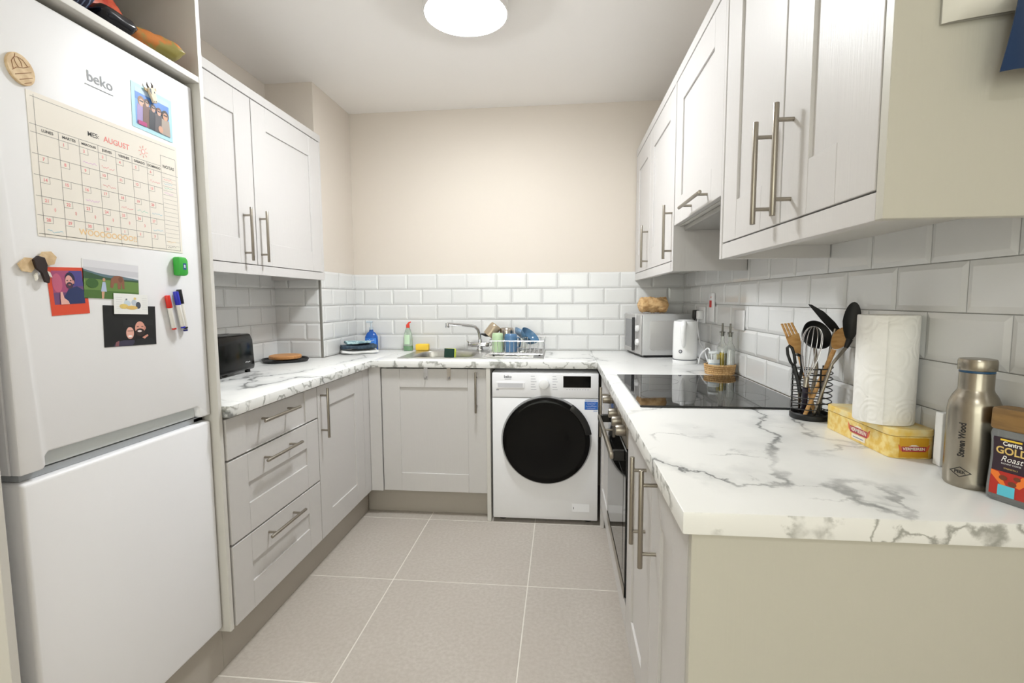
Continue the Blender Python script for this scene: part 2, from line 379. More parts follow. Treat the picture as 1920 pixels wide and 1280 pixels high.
# ---------------------------------------------------------------- cabinet building blocks
def mapper(face, plane):
    if face == 'x+': return lambda a, d, z: Vector((plane+d, a, z))
    if face == 'x-': return lambda a, d, z: Vector((plane-d, a, z))
    return lambda a, d, z: Vector((a, plane-d, z))
def fbox(bm, F, a0, a1, d0, d1, z0, z1, bev=0, seg=1):
    p, q = F(a0, d0, z0), F(a1, d1, z1)
    return bm.box(min(p.x, q.x), max(p.x, q.x), min(p.y, q.y), max(p.y, q.y), min(p.z, q.z), max(p.z, q.z), bev, seg)
def bar_handle(F, a, z, d0, L=.228, vert=True, parent=None):
    b = Bm(); dd = d0+.035; r = .006
    e = (lambda t: F(a, dd, z+t)) if vert else (lambda t: F(a+t, dd, z))
    g = (lambda t: F(a, d0, z+t)) if vert else (lambda t: F(a+t, d0, z))
    b.cyl(e(-L/2), e(L/2), r, n=16, bev=.0012)
    for s in (-.08, .08): b.cyl(g(s*L/.228), e(s*L/.228), .0045, n=12)
    return obj('handle', b, steel_m, parent, world=True, smooth=40)
def shaker(parent, face, back, a0, a1, z0, z1, name='door', st=.105, rt=.105, rb=None, handle=None, g=.0015):
    """painted frame-and-panel front: recessed panel, two stiles, two rails, bar handle"""
    F = mapper(face, back); rb = rt if rb is None else rb; a0, a1, z0, z1 = a0+g, a1-g, z0+g, z1-g
    d = obj(name, fbox(Bm(), F, a0+.001, a1-.001, 0, .0135, z0+.001, z1-.001), door_m, parent, world=True)
    for p, q in ((a0, a0+st), (a1-st, a1)): obj('stile', fbox(Bm(), F, p, q, .0005, .0205, z0, z1, .0012), door_m, d, world=True)
    h = .0005
    for p, q in ((z0, z0+rb), (z1-rt, z1)): obj('rail', fbox(Bm(), F, a0+st+h, a1-st-h, .0005, .0203, p, q, .0009), door_m, d, world=True)
    if handle: bar_handle(F, handle[0], handle[1], .0205, handle[3] if len(handle) > 3 else .228, handle[2] == 'v', d)
    return d
def part(name, bm, m, parent, smooth=None): return obj(name, bm, m, parent, world=True, smooth=smooth)

# ---------------------------------------------------------------- left run
LF = -1.105                                  # back of the left door fronts
t = thing('drawer_cabinet', 'grey base cabinet with three drawers beside the fridge housing', 'cabinet', (-1.4, -1.49, .15))
part('carcass', Bm().box(XL+.01, LF-.001, -1.786, -1.186, .15, ZU-.001), carc_m, t)
shaker(t, 'x+', LF, -1.786, -1.186, .722, .862, 'drawer', .1, .001, .001, (-1.507, .818, 'h', .24))
shaker(t, 'x+', LF, -1.786, -1.186, .434, .718, 'drawer', .1, .103, .103, (-1.503, .672, 'h', .24))
shaker(t, 'x+', LF, -1.786, -1.186, .152, .430, 'drawer', .1, .105, .1, (-1.5, .385, 'h', .24))
t = thing('base_cabinet', 'grey base cabinet with one tall door beside the drawers', 'cabinet', (-1.4, -.92, .15))
part('carcass', Bm().box(XL+.01, LF-.001, -1.184, -.66, .15, ZU-.001), carc_m, t)
shaker(t, 'x+', LF, -1.184, -.682, .152, .862, handle=(-1.155, .737, 'v'))
t = thing('corner_post', 'grey filler post in the left corner of the base units', 'trim', (-1.1, -.6, .15))
part('left_strip', Bm().box(LF, LF+.0205, -.68, -.578, .152, ZU-.001, .001), door_m, t)
part('right_strip', Bm().box(LF+.022, -1.016, -.6, -.58, .152, ZU-.001, .001), door_m, t)
t = thing('sink_cabinet', 'grey base cabinet under the sink with two hooks on its door', 'cabinet', (-.71, -.3, .15))
part('carcass', Bm().cells([-1.012, -.99, -.43, -.412], [-.568, -.05, -.03], .15, ZU-.001, skip={(1, 0)}), carc_m, t)
part('base_board', Bm().box(-.99, -.43, -.568, -.05, .15, .168), carc_m, t)
shaker(t, 'y-', -.57, -1.013, -.41, .152, .862, handle=(-.467, .735, 'v'))
FB = mapper('y-', -.57)
for i, hx in enumerate((-.754, -.622)):
    b = Bm().prism([(hx-.011, .8), (hx+.011, .8), (hx+.011, .866), (hx-.011, .866)], lambda x, y, d: FB(x, .0208+d, y), .0012)
    b.tube([FB(hx, .022, .815), FB(hx, .026, .806), FB(hx, .034, .803), FB(hx, .041, .807), FB(hx, .043, .815)], .0022, 8)
    hk = obj('door_hook', b, chrome_m, None, world=True, smooth=40, loc=(hx, -.592, .803))
    tag(hk, ('over-door chrome hook on the sink cabinet, left of the pair', 'over-door chrome hook on the sink cabinet, nearer the long handle')[i], 'hook', 'over-door hooks')
tag(obj('end_panel', Bm().box(-.409, -.387, -.612, -.03, .002, ZU-.001, .001), carc_m), 'narrow grey upright panel between sink cabinet and washing machine', 'panel')
tag(obj('plinth_board', Bm().box(-1.155, -1.1363, -1.79, -.525, .001, .149), plinth_m), 'grey plinth board under the left cabinets and drawers', 'plinth')
tag(obj('plinth_board', Bm().box(-1.1355, -.411, -.521, -.505, .001, .149), plinth_m), 'grey plinth board under the sink cabinet', 'plinth')
tag(obj('plinth_board', Bm().box(-1.155, -1.1363, -2.437, -1.791, .001, .149), plinth_m), 'grey plinth board under the fridge', 'plinth')

# ---------------------------------------------------------------- worktops
tag(obj('worktop', Bm().cells([XL+.012, XC+.012, XLF], [YLN, YCOL-.012, -.012], ZU, ZW, skip={(0, 1)}, bev=.003), marble_m, smooth=30), 'white marble-effect worktop along the left wall with the toaster', 'worktop')
SX0, SX1, SY0, SY1 = -.885, -.515, -.46, -.145   # bowl opening
tag(obj('worktop', Bm().cells([XLF+.0005, SX0-.01, SX1+.01, XRF-.0005], [YB, SY0-.01, SY1+.01, -.012], ZU, ZW, skip={(1, 1)}, bev=.003), marble_m, smooth=30), 'white marble-effect worktop along the back wall around the sink', 'worktop')
tag(obj('worktop', Bm().cells([XRF, XR-.012], [YN, -.012], ZU, ZW, bev=.003), marble_m, smooth=30), 'white marble-effect worktop along the right wall under the hob', 'worktop')

# ---------------------------------------------------------------- left wall cabinet
WB = -1.3835
t = thing('wall_cabinet', 'grey two-door wall cabinet on the left above the toaster', 'cabinet', (-1.53, -1.15, 1.36))
part('carcass', Bm().box(XL+.002, WB-.001, -1.785, -.53, 1.40, 2.132), carc_m, t)
shaker(t, 'x+', WB, -1.745, -1.14, 1.406, 2.132, handle=(-1.222, 1.533, 'v'), st=.113)
shaker(t, 'x+', WB, -1.138, -.53, 1.406, 2.132, handle=(-1.108, 1.535, 'v'), st=.108)
part('filler_strip', Bm().box(WB, WB+.019, -1.786, -1.746, 1.406, 2.132), door_m, t)
part('end_panel', Bm().box(XL+.012, WB+.02, -.529, -.511, 1.362, 2.134, .001), door_m, t)
part('cornice', Bm().box(XL+.012, WB+.022, -1.786, -.509, 2.1345, 2.1735, .0015), door_m, t)
part('pelmet', Bm().box(WB-.002, WB+.0215, -1.786, -.53, 1.362, 1.404, .001), door_m, t)

# ---------------------------------------------------------------- fridge housing and fridge
t = thing('fridge_housing', 'tall grey open housing around the fridge with a shelf above', 'cabinet', (-1.39, -2.11, 0))
part('side_panel', Bm().box(XL+.004, -1.087, -1.8115, -1.7945, .151, 2.175, .001), carc_m, t)
part('side_panel', Bm().box(XL+.004, -1.087, -2.438, -2.421, .151, 2.175, .001), carc_m, t)
part('shelf_board', Bm().box(XL+.02, -1.087, -2.4205, -1.812, 1.899, 1.917, .001), carc_m, t)
part('base_board', Bm().box(XL+.02, -1.16, -2.4205, -1.812, .133, .150), carc_m, t)
for lx, ly in ((-1.2, -2.38), (-1.2, -1.85), (-1.6, -2.38), (-1.6, -1.85)): part('leg', Bm().cyl((lx, ly, 0), (lx, ly, .133), .02), black_m, t)
part('top_board', Bm().box(XL+.02, -1.087, -2.4205, -1.812, 2.157, 2.175, .001), carc_m, t)
part('back_board', Bm().box(XL+.004, XL+.019, -2.4205, -1.812, 1.6, 2.175), carc_m, t)
XF, FY, FYR = -1.11, -2.37, -1.8165
t = thing('fridge_freezer', 'tall white fridge freezer covered with photos, magnets and a calendar', 'fridge', (-1.4, -2.09, 0))
part('body', Bm().box(XL+.05, XF-.075, FY+.006, FYR-.006, .168, 1.884, .004), white_m, t)
part('foot_strip', Bm().box(XF-.074, XF-.03, FY+.01, FYR-.01, .153, .166, .002), mat('light_grey_plastic', (200, 200, 200), .4), t)
for i in (0, 1): part('foot', Bm().cyl((XF-.12-i*.36, FY+.05, .1505), (XF-.12-i*.36, FY+.05, .168), .02), black_m, t)
part('foot', Bm().cyl((XF-.12, FYR-.05, .1505), (XF-.12, FYR-.05, .168), .02), black_m, t)
part('freezer_door', Bm().box(XF-.068, XF, FY, FYR, .168, .868, .009, 3), white_m, t, 40)
gap = Bm().box(XF-.075, XF-.02, FY+.012, FYR-.012, .869, .884); part('gasket', gap, rubber_m, t)
# upper door with the grip recess cut out of its lower edge
h0, h1, hz = -2.318, -1.862, .922
dp = [(FY, .886), (h0-.006, .886), (h0, .893), (h0, hz-.008), (h0+.008, hz), (h1-.008, hz), (h1, hz-.008), (h1, .893), (h1+.006, .886), (FYR, .886), (FYR, 1.884), (FY, 1.884)]
dr = part('fridge_door', Bm().prism(dp, lambda a, z, d: Vector((XF-.024+d, a, z)), .024, bev=.004).box(XF-.068, XF-.0241, FY, FYR, .886, 1.884, .003), white_m, t, 40)
gp = part('grip_recess', Bm().box(XF-.0235, XF-.018, h0+.001, h1-.001, .888, hz-.002), mat('pale_grip_plastic', (214, 220, 222), .4), t)
part('hinge_cover', Bm().box(XF-.06, XF-.02, FYR-.05, FYR-.01, .8695, .8835, .002), mat('hinge_grey', (120, 120, 120), .5), t)
def onf(off, y0=0, z0=0): return lambda x, y, d=0: Vector((XF+off+d, y0+x, z0+y))
b = Bm(); text(b, 'beko', .034, onf(.0006, -2.12, 1.775), bold=.0006); f = onf(.0006, -2.12, 1.757); b.flat([(-.04, -.0035), (.034, -.0035), (.034, -.001), (-.04, -.001)], f)
lg = obj('brand_mark', b, mat('badge_grey', (112, 114, 118), .4), dr, world=True); lg['label'] = 'grey brand lettering'

# ---- things on the fridge door.  card(): a thin print standing on the door, picture shapes as a child
def rotp(x, y, a): c, s = math.cos(a), math.sin(a); return x*c-y*s, x*s+y*c
def onfr(cy, cz, ang, off=0.0):
    def f(x, y, d=0):
        px, py = rotp(x, y, ang); return Vector((XF+off+d, cy+px, cz+py))
    return f
def colmat(rgb, rough=.45): return mat('print_%d_%d_%d' % rgb, rgb, rough)
def card(name, label, cat, cy, cz, wd, ht, ang, base, shapes, th=.0008, lift=.0003, group=None, texts=()):
    o = obj(name, Bm().prism([(-wd/2, -ht/2), (wd/2, -ht/2), (wd/2, ht/2), (-wd/2, ht/2)], onfr(cy, cz, ang, lift), th), colmat(base), None, world=True, loc=(XF, cy, cz))
    tag(o, label, cat, group)
    cols = []; b = Bm()
    def mi(c):
        if c not in cols: cols.append(c)
        return cols.index(c)
    for k, (poly, c) in enumerate(shapes): b.flat([(x*wd/2, y*ht/2) for x, y in poly], onfr(cy, cz, ang, lift+th+.00008*(1+k)), mi(c))
    for s, sz, x, y, c in texts: text(b, s, sz, onfr(cy, cz, ang, lift+th+.0001*(len(shapes)+2)), x*wd/2, y*ht/2, mi(c))
    if shapes or texts: obj('picture', b, [colmat(c) for c in cols], o, world=True)
    return o
def rc(x0, x1, y0, y1): return [(x0, y0), (x1, y0), (x1, y1), (x0, y1)]
S = []
S += [(rc(-.84, .84, -.8, .84), (120, 170, 232)), (rc(-.84, .84, .3, .84), (88, 140, 218)), (rc(-.84, .84, .62, .84), (190, 215, 245))]
for x, hy, hr, hair, top, skin in ((-.55, .25, .15, (150, 110, 70), (168, 150, 205), (220, 180, 160)), (-.28, .3, .11, (90, 65, 50), (120, 90, 80), (205, 165, 140)), (.02, .2, .12, (60, 50, 48), (48, 50, 60), (200, 160, 140)), (.3, .16, .12, (110, 70, 50), (90, 85, 90), (215, 170, 150)), (.62, .1, .16, (50, 38, 34), (176, 162, 152), (214, 160, 130))):
    S += [([(x-.24, -.8), (x+.24, -.8), (x+.2, hy-hr), (x-.2, hy-hr)], top), (ell(x, hy+.03, hr*1.15, hr*1.5), hair), (ell(x, hy-.03, hr*.8, hr*1.15), skin), (rc(x-hr*.6, x+hr*.6, hy+.0, hy+.06), (40, 35, 40))]
S += [(ell(.35, -.62, .12, .16), (215, 165, 140)), (rc(-.75, -.35, -.8, -.62), (190, 60, 130))]
card('photo_print', 'group photo of people under blue sky with pale blue border on the fridge', 'photo', -1.968, 1.757, .132, .116, R(-1.5), (178, 222, 235), S, group='photos on the fridge')
S = [(rc(-.8, .8, -.55, .86), (112, 74, 120)), (rc(-.8, .1, -.05, .86), (168, 78, 120)), (rc(.1, .8, .2, .86), (78, 70, 140)), (ell(-.55, .35, .25, .4), (200, 100, 130)), ([(-.35, -.55), (.8, -.55), (.8, .02), (.45, .2), (.0, .1), (-.25, -.2)], (38, 52, 98)),
     (ell(.12, .5, .26, .3), (40, 38, 70)), (ell(.06, .4, .2, .27), (226, 168, 160)), (ell(.06, .24, .18, .14), (70, 52, 72)), (ell(.06, .27, .07, .03), (190, 110, 110)), (rc(-.08, .0, .43, .47), (50, 40, 50)), (rc(.1, .18, .43, .47), (50, 40, 50)), (ell(.28, .38, .04, .08), (216, 150, 146)),
     ([(-.5, -.55), (-.05, -.55), (-.1, -.42), (-.3, -.28), (-.36, -.02), (-.46, -.03), (-.5, -.3)], (232, 178, 168))]
card('photo_print', 'red-framed instant photo of a bearded man on the fridge', 'photo', -2.238, 1.270, .087, .106, R(2.5), (222, 78, 48), S, group='photos on the fridge')
S = [(rc(-.97, .97, .1, .97), (222, 222, 228)), (rc(-.97, .97, .3, .6), (205, 205, 212)), ([(-.97, .1), (.97, .1), (.97, .18), (.5, .25), (.2, .3), (-.1, .28), (-.5, .34), (-.97, .48)], (96, 120, 130)), ([(-.97, .0), (.97, .0), (.97, .12), (.3, .1), (-.3, .16), (-.97, .4)], (52, 84, 58)),
     (rc(-.97, .97, -.97, .02), (104, 138, 70)), (rc(-.97, .97, -.97, -.55), (76, 112, 50)), ([(-.1, -.35), (-.06, .1), (.05, .26), (.25, .3), (.36, .24), (.42, .05), (.42, -.4), (.34, -.4), (.3, -.05), (.27, -.42), (.17, -.42), (.16, -.1), (.05, -.12), (.0, -.4)], (140, 92, 70)), (ell(.28, .1, .08, .16), (120, 76, 58)),
     ([(-.42, -.6), (-.22, -.6), (-.26, -.1), (-.36, -.1)], (176, 190, 216)), (ell(-.31, .02, .05, .09), (196, 150, 120)), ([(-.4, -.97), (-.33, -.97), (-.3, -.6), (-.4, -.6)], (206, 160, 130)), (ell(-.7, -.2, .2, .25), (60, 100, 46))]
card('photo_print', 'landscape photo of an elephant on grassland on the fridge', 'photo', -2.127, 1.297, .154, .093, R(-2.5), (236, 236, 238), S, group='photos on the fridge')
S = [(ell(-.02, -.4, .2, .36), (30, 20, 20)), (ell(-.06, -.36, .15, .3), (232, 176, 160)), (ell(-.06, -.52, .08, .05), (250, 240, 236)), (rc(-.16, .06, -.27, -.24), (70, 50, 50)), ([(-.7, -.99), (.1, -.99), (.1, -.72), (-.3, -.7), (-.6, -.8)], (58, 54, 76)), ([(-.64, -.99), (-.5, -.99), (-.48, -.72), (-.6, -.78)], (140, 90, 96)),
     ([(.0, -.99), (.95, -.99), (.9, -.75), (.6, -.55), (.2, -.7)], (24, 26, 30)), (ell(.33, -.12, .2, .34), (222, 160, 142)), (ell(.33, -.34, .19, .2), (48, 32, 30)), (ell(.31, -.28, .09, .05), (240, 225, 220)), (rc(.2, .28, -.06, -.03), (60, 44, 44)), (rc(.38, .46, -.06, -.03), (60, 44, 44)), ([(.4, -.6), (.62, -.45), (.66, -.52), (.5, -.68)], (214, 150, 130)), (ell(.52, -.12, .04, .09), (206, 140, 124)), (rc(-.3, .9, .0, .3), (26, 26, 27)) ]
card('photo_print', 'dark night photo of a smiling couple on the fridge', 'photo', -2.083, 1.183, .154, .103, R(-2), (15, 15, 16), S[-1:]+S[:-1], group='photos on the fridge')
S = [(ell(-.25, .05, .2, .3), (200, 215, 225)), (ell(.15, .15, .16, .3), (196, 205, 215)), (ell(-.45, -.25, .25, .25), (232, 205, 120)), (ell(.4, -.1, .15, .35), (70, 78, 90)), (ell(.0, -.35, .35, .2), (226, 190, 110)), (ell(.2, .55, .08, .12), (226, 200, 130)), (ell(-.3, .45, .05, .08), (120, 130, 140))]
for k in range(6): S.append((rc(-.9, -.55, .6-k*.22, .615-k*.22), (175, 178, 180))); S.append((rc(.62, .92, .6-k*.22, .615-k*.22), (175, 178, 180)))
o = card('drawing_card', 'small white card with a coloured ink drawing over the dark photo', 'card', -2.080, 1.239, .1, .052, R(-2.5), (240, 240, 238), S, lift=.0025)
# calendar
cw, ch = .402, .302
S = []
line = (150, 146, 142)
def hl(y, x0=-.965, x1=.965, t_=.0035): S.append((rc(x0, x1, y-t_, y+t_), line))
def vl(x, y0, y1, t_=.0024): S.append((rc(x-t_, x+t_, y0, y1), line))
hl(.93); hl(.55, -.99, .70); hl(.44, -.99, .99)
rows_y = [.44, .15, -.14, -.43, -.70, -.96]
for y in rows_y[1:]: hl(y, -.99, .70)
hl(-.96)
colx = [-.93+i*(1.63/7) for i in range(8)]
vl(colx[0], -1, .96)
for x in colx[1:7]: vl(x, -.99, .55)
vl(.70, -.96, .75); vl(.96, -.96, .75); hl(.75, .70, .96)
for k in range(17): hl(.36-k*.078, .71, .95, .0022)
pink, org, blu, pur, grn = (246, 150, 152), (246, 208, 150), (150, 206, 226), (226, 170, 226), (150, 220, 200)
TX = [('MES:', .015, -.28, .68, (70, 68, 66)), ('AUGUST', .0185, .03, .68, (248, 140, 132)), ('NOTAS', .012, .83, .56, (70, 68, 66))]
for n_, x in zip(('LUNES', 'MARTES', 'MIERCOLES', 'JUEVES', 'VIERNES', 'SABADO', 'DOMINGO'), colx): TX.append((n_, .0085 if len(n_) < 8 else .007, x+.116, .495, (70, 68, 66)))
for k in range(1, 36):
    r_, c_ = divmod(k, 7)
    if r_ > 4: break
    y = rows_y[r_]; x = colx[c_]; n_ = k if k <= 31 else k-31
    TX.append((str(n_), .0095, x+.052, y-.055, pink)); hl(y-.1, x, x+.1, .0025); vl(x+.1, y-.1, y, .002)
SCR = []
for c_, r_, co in ((2, 0, pur), (3, 0, pink), (6, 0, pink), (3, 1, pink), (2, 2, pur), (4, 2, pink), (6, 2, blu), (6, 3, blu), (0, 4, blu), (5, 2, grn)): SCR.append((colx[c_]+.116, rows_y[r_]-.21, .034, .006, co))
for c_ in range(6): TX.append((':)', .009, colx[c_]+.13, rows_y[3]-.16, pink))
TX += [('WOOOOOOOO!!', .019, -.16, -.86, org)]
for y, co in ((.33, pink), (.25, blu), (.17, grn), (.08, pur), (-.82, org), (-.9, (140, 138, 136))): SCR.append((.81, y, .03, .006, co))
sun = [(ell(.42, .70, .032, .045, 12), (252, 210, 200)), (ell(.42, .70, .022, .032, 12), (250, 240, 232))]
for k in range(8):
    a = k*math.pi/4; c_, s_ = math.cos(a), math.sin(a); sun.append(([(.42+.045*c_-.004*s_, .70+.064*s_+.005*c_), (.42+.075*c_-.004*s_, .70+.105*s_+.005*c_), (.42+.075*c_+.004*s_, .70+.105*s_-.005*c_), (.42+.045*c_+.004*s_, .70+.064*s_-.005*c_)], (250, 170, 160)))
cal = obj('wall_planner', Bm().prism([(-cw/2, -ch/2), (cw/2, -ch/2), (cw/2, ch/2), (-cw/2, ch/2)], onfr(-2.093, 1.537, 0, .0003), .0008, bev=.0003), mat('cream_planner_sheet', (242, 236, 226), .3), None, world=True, loc=(XF, -2.093, 1.537))
tag(cal, 'cream monthly planner sheet with handwritten pink dates on the fridge', 'calendar')
b = Bm()
for poly, c_ in S: b.flat([(x*cw/2, y*ch/2) for x, y in poly], onfr(-2.093, 1.537, 0, .0013))
obj('ruled_lines', b, colmat(line), cal, world=True)
for s_, sz, x, y, c_ in TX:
    obj('handwriting', text(Bm(), s_, sz, onfr(-2.093, 1.537, 0, .0014), x*cw/2, y*ch/2, bold=.0002), colmat(c_), cal, world=True)
for k, (x, y, w_, h_, c_) in enumerate(SCR): obj('handwriting', scribble(Bm(), x*cw/2, y*ch/2, w_, h_, onfr(-2.093, 1.537, 0, .0014), seed=k), colmat(c_), cal, world=True)
b = Bm()
for k, (poly, c_) in enumerate(sun): b.flat([(x*cw/2, y*ch/2) for x, y in poly], onfr(-2.093, 1.537, 0, .0014+.0001*min(k, 2)), 0 if k != 1 else 1)
obj('sun_doodle', b, [colmat((250, 170, 160)), colmat((250, 240, 232))], cal, world=True)
# magnets
woodlt = mat('pale_plywood', (226, 200, 160), .6, vary=(208, 178, 136), scale=(60, 60, 60))
cy, cz = -2.303, 1.722
mg = obj('fridge_magnet', Bm().prism(ell(0, 0, .026, .031, 26), onfr(cy, cz, R(25), .0003), .006, bev=.0012), woodlt, None, world=True, loc=(XF, cy, cz))
tag(mg, 'oval carved wooden magnet at the top of the fridge', 'magnet', 'fridge magnets')
b = Bm(); brn = 0
for pts in ([(-.019, .0), (-.008, .004), (.006, .002), (.02, .004)], [(-.016, .002), (-.012, .016), (-.004, .022), (.004, .022), (.012, .016), (.016, .003)], [(-.004, .022), (-.006, .012), (-.004, .004)], [(.004, .022), (.006, .012), (.004, .004)], [(-.002, .022), (.002, .028)], [(-.018, -.008), (.018, -.007)], [(-.014, -.018), (.015, -.017)], [(-.008, -.026), (.008, -.025)]):
    b.tube([onfr(cy, cz, R(25), .0064)(*p) for p in pts], .0006, 6)
obj('carved_lines', b, mat('burnt_line_brown', (150, 104, 70), .7), mg, world=True)
# cow magnet
cy, cz = -1.972, 1.806
mg = obj('fridge_magnet', Bm().prism([(-.009, .014), (.009, .014), (.012, .006), (.008, -.012), (.006, -.024), (-.006, -.024), (-.008, -.012), (-.012, .006)], onfr(cy, cz, R(18), .003), .007, bev=.0015), mat('cream_wood', (238, 222, 196), .5), None, world=True, loc=(XF, cy, cz))
tag(mg, 'cow-head wooden magnet holding the blue-bordered group photo', 'magnet', 'fridge magnets')
f = onfr(cy, cz, R(18), .0102)
obj('markings', Bm().flat([(-.009, .012), (-.003, .012), (-.006, -.004), (-.010, .004)], f).flat(ell(-.003, -.02, .0015, .002, 8), f).flat(ell(.003, -.02, .0015, .002, 8), f).flat(ell(.005, .002, .0018, .0025, 8), f), colmat((35, 28, 26)), mg, world=True)
for s in (-1, 1):
    obj('ear', Bm().prism([(s*.009, .008), (s*.02, .014), (s*.019, .007), (s*.011, .003)], onfr(cy, cz, R(18), .003), .003), woodlt, mg, world=True)
    obj('horn', Bm().tube([onfr(cy, cz, R(18), .006)(s*x, y) for x, y in ((.006, .013), (.009, .020), (.007, .027))], .002, 8, rs=[.0025, .002, .0007]), mat('dark_horn', (70, 54, 40), .5), mg, world=True)
obj('magnet_disc', Bm().cyl(onfr(cy, cz, 0, .0003)(0, 0), onfr(cy, cz, 0, .0032)(0, 0), .007), black_m, mg, world=True)
# elephant-head magnet
cy, cz = -2.300, 1.318
brown = mat('dark_brown_wood', (36, 20, 16), .5)
mg = obj('fridge_magnet', Bm().prism([(-.012, .02), (.0, .026), (.012, .02), (.013, .004), (.008, -.008), (.009, -.024), (.004, -.034), (-.003, -.03), (-.004, -.01), (-.012, .002)], onfr(cy, cz, R(14), .006), .006, bev=.001), brown, None, world=True, loc=(XF, cy, cz))
tag(mg, 'dark wooden elephant-head magnet over the red photo', 'magnet', 'fridge magnets')
for s, pts in ((-1, [(-.006, .022), (-.022, .026), (-.04, .016), (-.036, .0), (-.02, -.006), (-.006, .004)]), (1, [(.006, .022), (.016, .032), (.034, .03), (.042, .016), (.032, .002), (.008, .002)])):
    obj('ear', Bm().prism(pts, onfr(cy, cz, R(14), .003), .0035, bev=.0006), woodlt, mg, world=True)
for s in (-1, 1): obj('tusk', Bm().prism([(s*.010, -.008), (s*.016, -.012), (s*.017, -.024), (s*.012, -.02)], onfr(cy, cz, R(14), .004), .004), colmat((240, 236, 226)), mg, world=True)
obj('magnet_disc', Bm().cyl(onfr(cy, cz, 0, .0003)(0, .01), onfr(cy, cz, 0, .0062)(0, .01), .008), black_m, mg, world=True)
# board rubber and pens
cy, cz = -1.918, 1.345
mg = obj('board_eraser', Bm().prism([(-.015, -.026), (.012, -.026), (.02, -.02), (.02, .02), (.012, .028), (-.015, .028)], onfr(cy, cz, 0, .0005), .022, bev=.005), mat('green_plastic', (58, 176, 62), .4), None, world=True, smooth=40, loc=(XF, cy, cz))
tag(mg, 'green board eraser stuck to the fridge above the pens', 'eraser')
obj('sticker', Bm().flat(rc(-.002, .010, -.008, .010), onfr(cy, cz, 0, .0228)).flat(rc(.001, .007, -.003, .006), onfr(cy, cz, 0, .023), 1), [colmat((32, 80, 140)), colmat((210, 220, 235))], mg, world=True)
for lab, cap, y0, z0, y1, z1, lf in (('red-capped whiteboard pen, leftmost on the fridge', (226, 48, 36), -1.968, 1.262, -1.950, 1.165, .008), ('blue-capped whiteboard pen beside the red one on the fridge', (44, 52, 190), -1.950, 1.273, -1.930, 1.168, .019), ('navy-capped whiteboard pen, rightmost on the fridge', (38, 40, 120), -1.924, 1.279, -1.908, 1.158, .008), ('black-capped whiteboard pen behind the blue one on the fridge', (22, 22, 30), -1.938, 1.279, -1.921, 1.166, .0195)):
    a, e = Vector((XF+lf, y0, z0)), Vector((XF+lf, y1, z1)); d = e-a
    pn = obj('whiteboard_pen', Bm().cyl(a+d*.3, a+d*.95, .0062, n=14, bev=.0006), mat('pen_white', (236, 234, 230), .4), None, world=True, smooth=40, loc=a); tag(pn, lab, 'pen', 'whiteboard pens on the fridge')
    obj('cap', Bm().cyl(a, a+d*.36, .0068, .0072, n=14, bev=.0012), mat('pencap_%d_%d_%d' % cap, cap, .35), pn, world=True, smooth=40)
    obj('end_plug', Bm().cyl(a+d*.95, e, .0058, n=14, bev=.001), mat('pencap_%d_%d_%d' % cap, cap, .35), pn, world=True, smooth=40)

# ---- packets on the shelf above the fridge
def pouch(name, label, cat, loc, L, W_, H, rotz, rx, m, group=None, seed=0, tilt=0, end=.15, crumple=0):
    def f(u, v):
        a = 2*math.pi*u; x = (v-.5)*L; e = min(v, 1-v)/end; k = min(1, e)**.6
        r1, r2 = W_/2*(.85+.15*k), H/2*max(.06, k)
        n_ = noise.noise(Vector((x*22+seed, math.cos(a)*2.2, math.sin(a)*2.2)))
        n2 = noise.noise(Vector((x*60+seed, math.cos(a)*4, math.sin(a)*4)))
        return Vector((x, math.cos(a)*r1*(1+.06*n_), math.sin(a)*r2*(1+.18*n_+.1*n2)*(1+crumple*.22*abs(noise.noise(Vector((x*90, math.cos(a)*3, 7))))+crumple*.35*max(0, (v-.7)))))
    b = Bm().grid(28+crumple*20, 22+crumple*26, f, wrap_u=True)
    bmesh.ops.holes_fill(b.b, edges=[e for e in b.b.edges if len(e.link_faces) == 1])
    M = Matrix.Rotation(rx, 4, 'Y') @ Matrix.Rotation(tilt, 4, 'X'); bmesh.ops.transform(b.b, matrix=M, verts=b.b.verts)
    zmin = min(v.co.z for v in b.b.verts); bmesh.ops.translate(b.b, vec=(0, 0, -zmin), verts=b.b.verts)
    return tag(obj(name, b, m, None, smooth=60, loc=loc, rotz=rotz), label, cat, group)
def stripes(name, c1, c2, scale, ax='X', thr=.6, rough=.5):
    m = mat(name, c1, rough); nt = m.node_tree; b = nt.nodes['Principled BSDF']
    tc = nt.nodes.new('ShaderNodeTexCoord'); wv = nt.nodes.new('ShaderNodeTexWave'); wv.inputs['Scale'].default_value = scale; wv.bands_direction = ax; wv.inputs['Distortion'].default_value = 1.5
    gt = nt.nodes.new('ShaderNodeMath'); gt.operation = 'GREATER_THAN'; gt.inputs[1].default_value = thr
    mx = nt.nodes.new('ShaderNodeMix'); mx.data_type = 'RGBA'; mx.inputs[6].default_value = (*lin(c1), 1); mx.inputs[7].default_value = (*lin(c2), 1)
    L = nt.links.new; L(tc.outputs['Object'], wv.inputs[0]); L(wv.outputs[1], gt.inputs[0]); L(gt.outputs[0], mx.inputs[0]); L(mx.outputs[2], b.inputs['Base Color']); return m
def blotch(name, c1, c2, scale, rough=.35, c3=None):
    return mat(name, c1, rough, vary=c2, scale=(scale, scale, scale), detail=4, lo=.46, hi=.54)
ZS = 1.918
pouch('food_packet', 'orange and green crinkled food packet at the end of the fridge shelf', 'packet', (-1.118, -1.942, ZS), .145, .06, .052, R(68), R(0), blotch('orange_packet', (200, 122, 56), (150, 140, 74), 22), 'packets on the fridge shelf', 3)
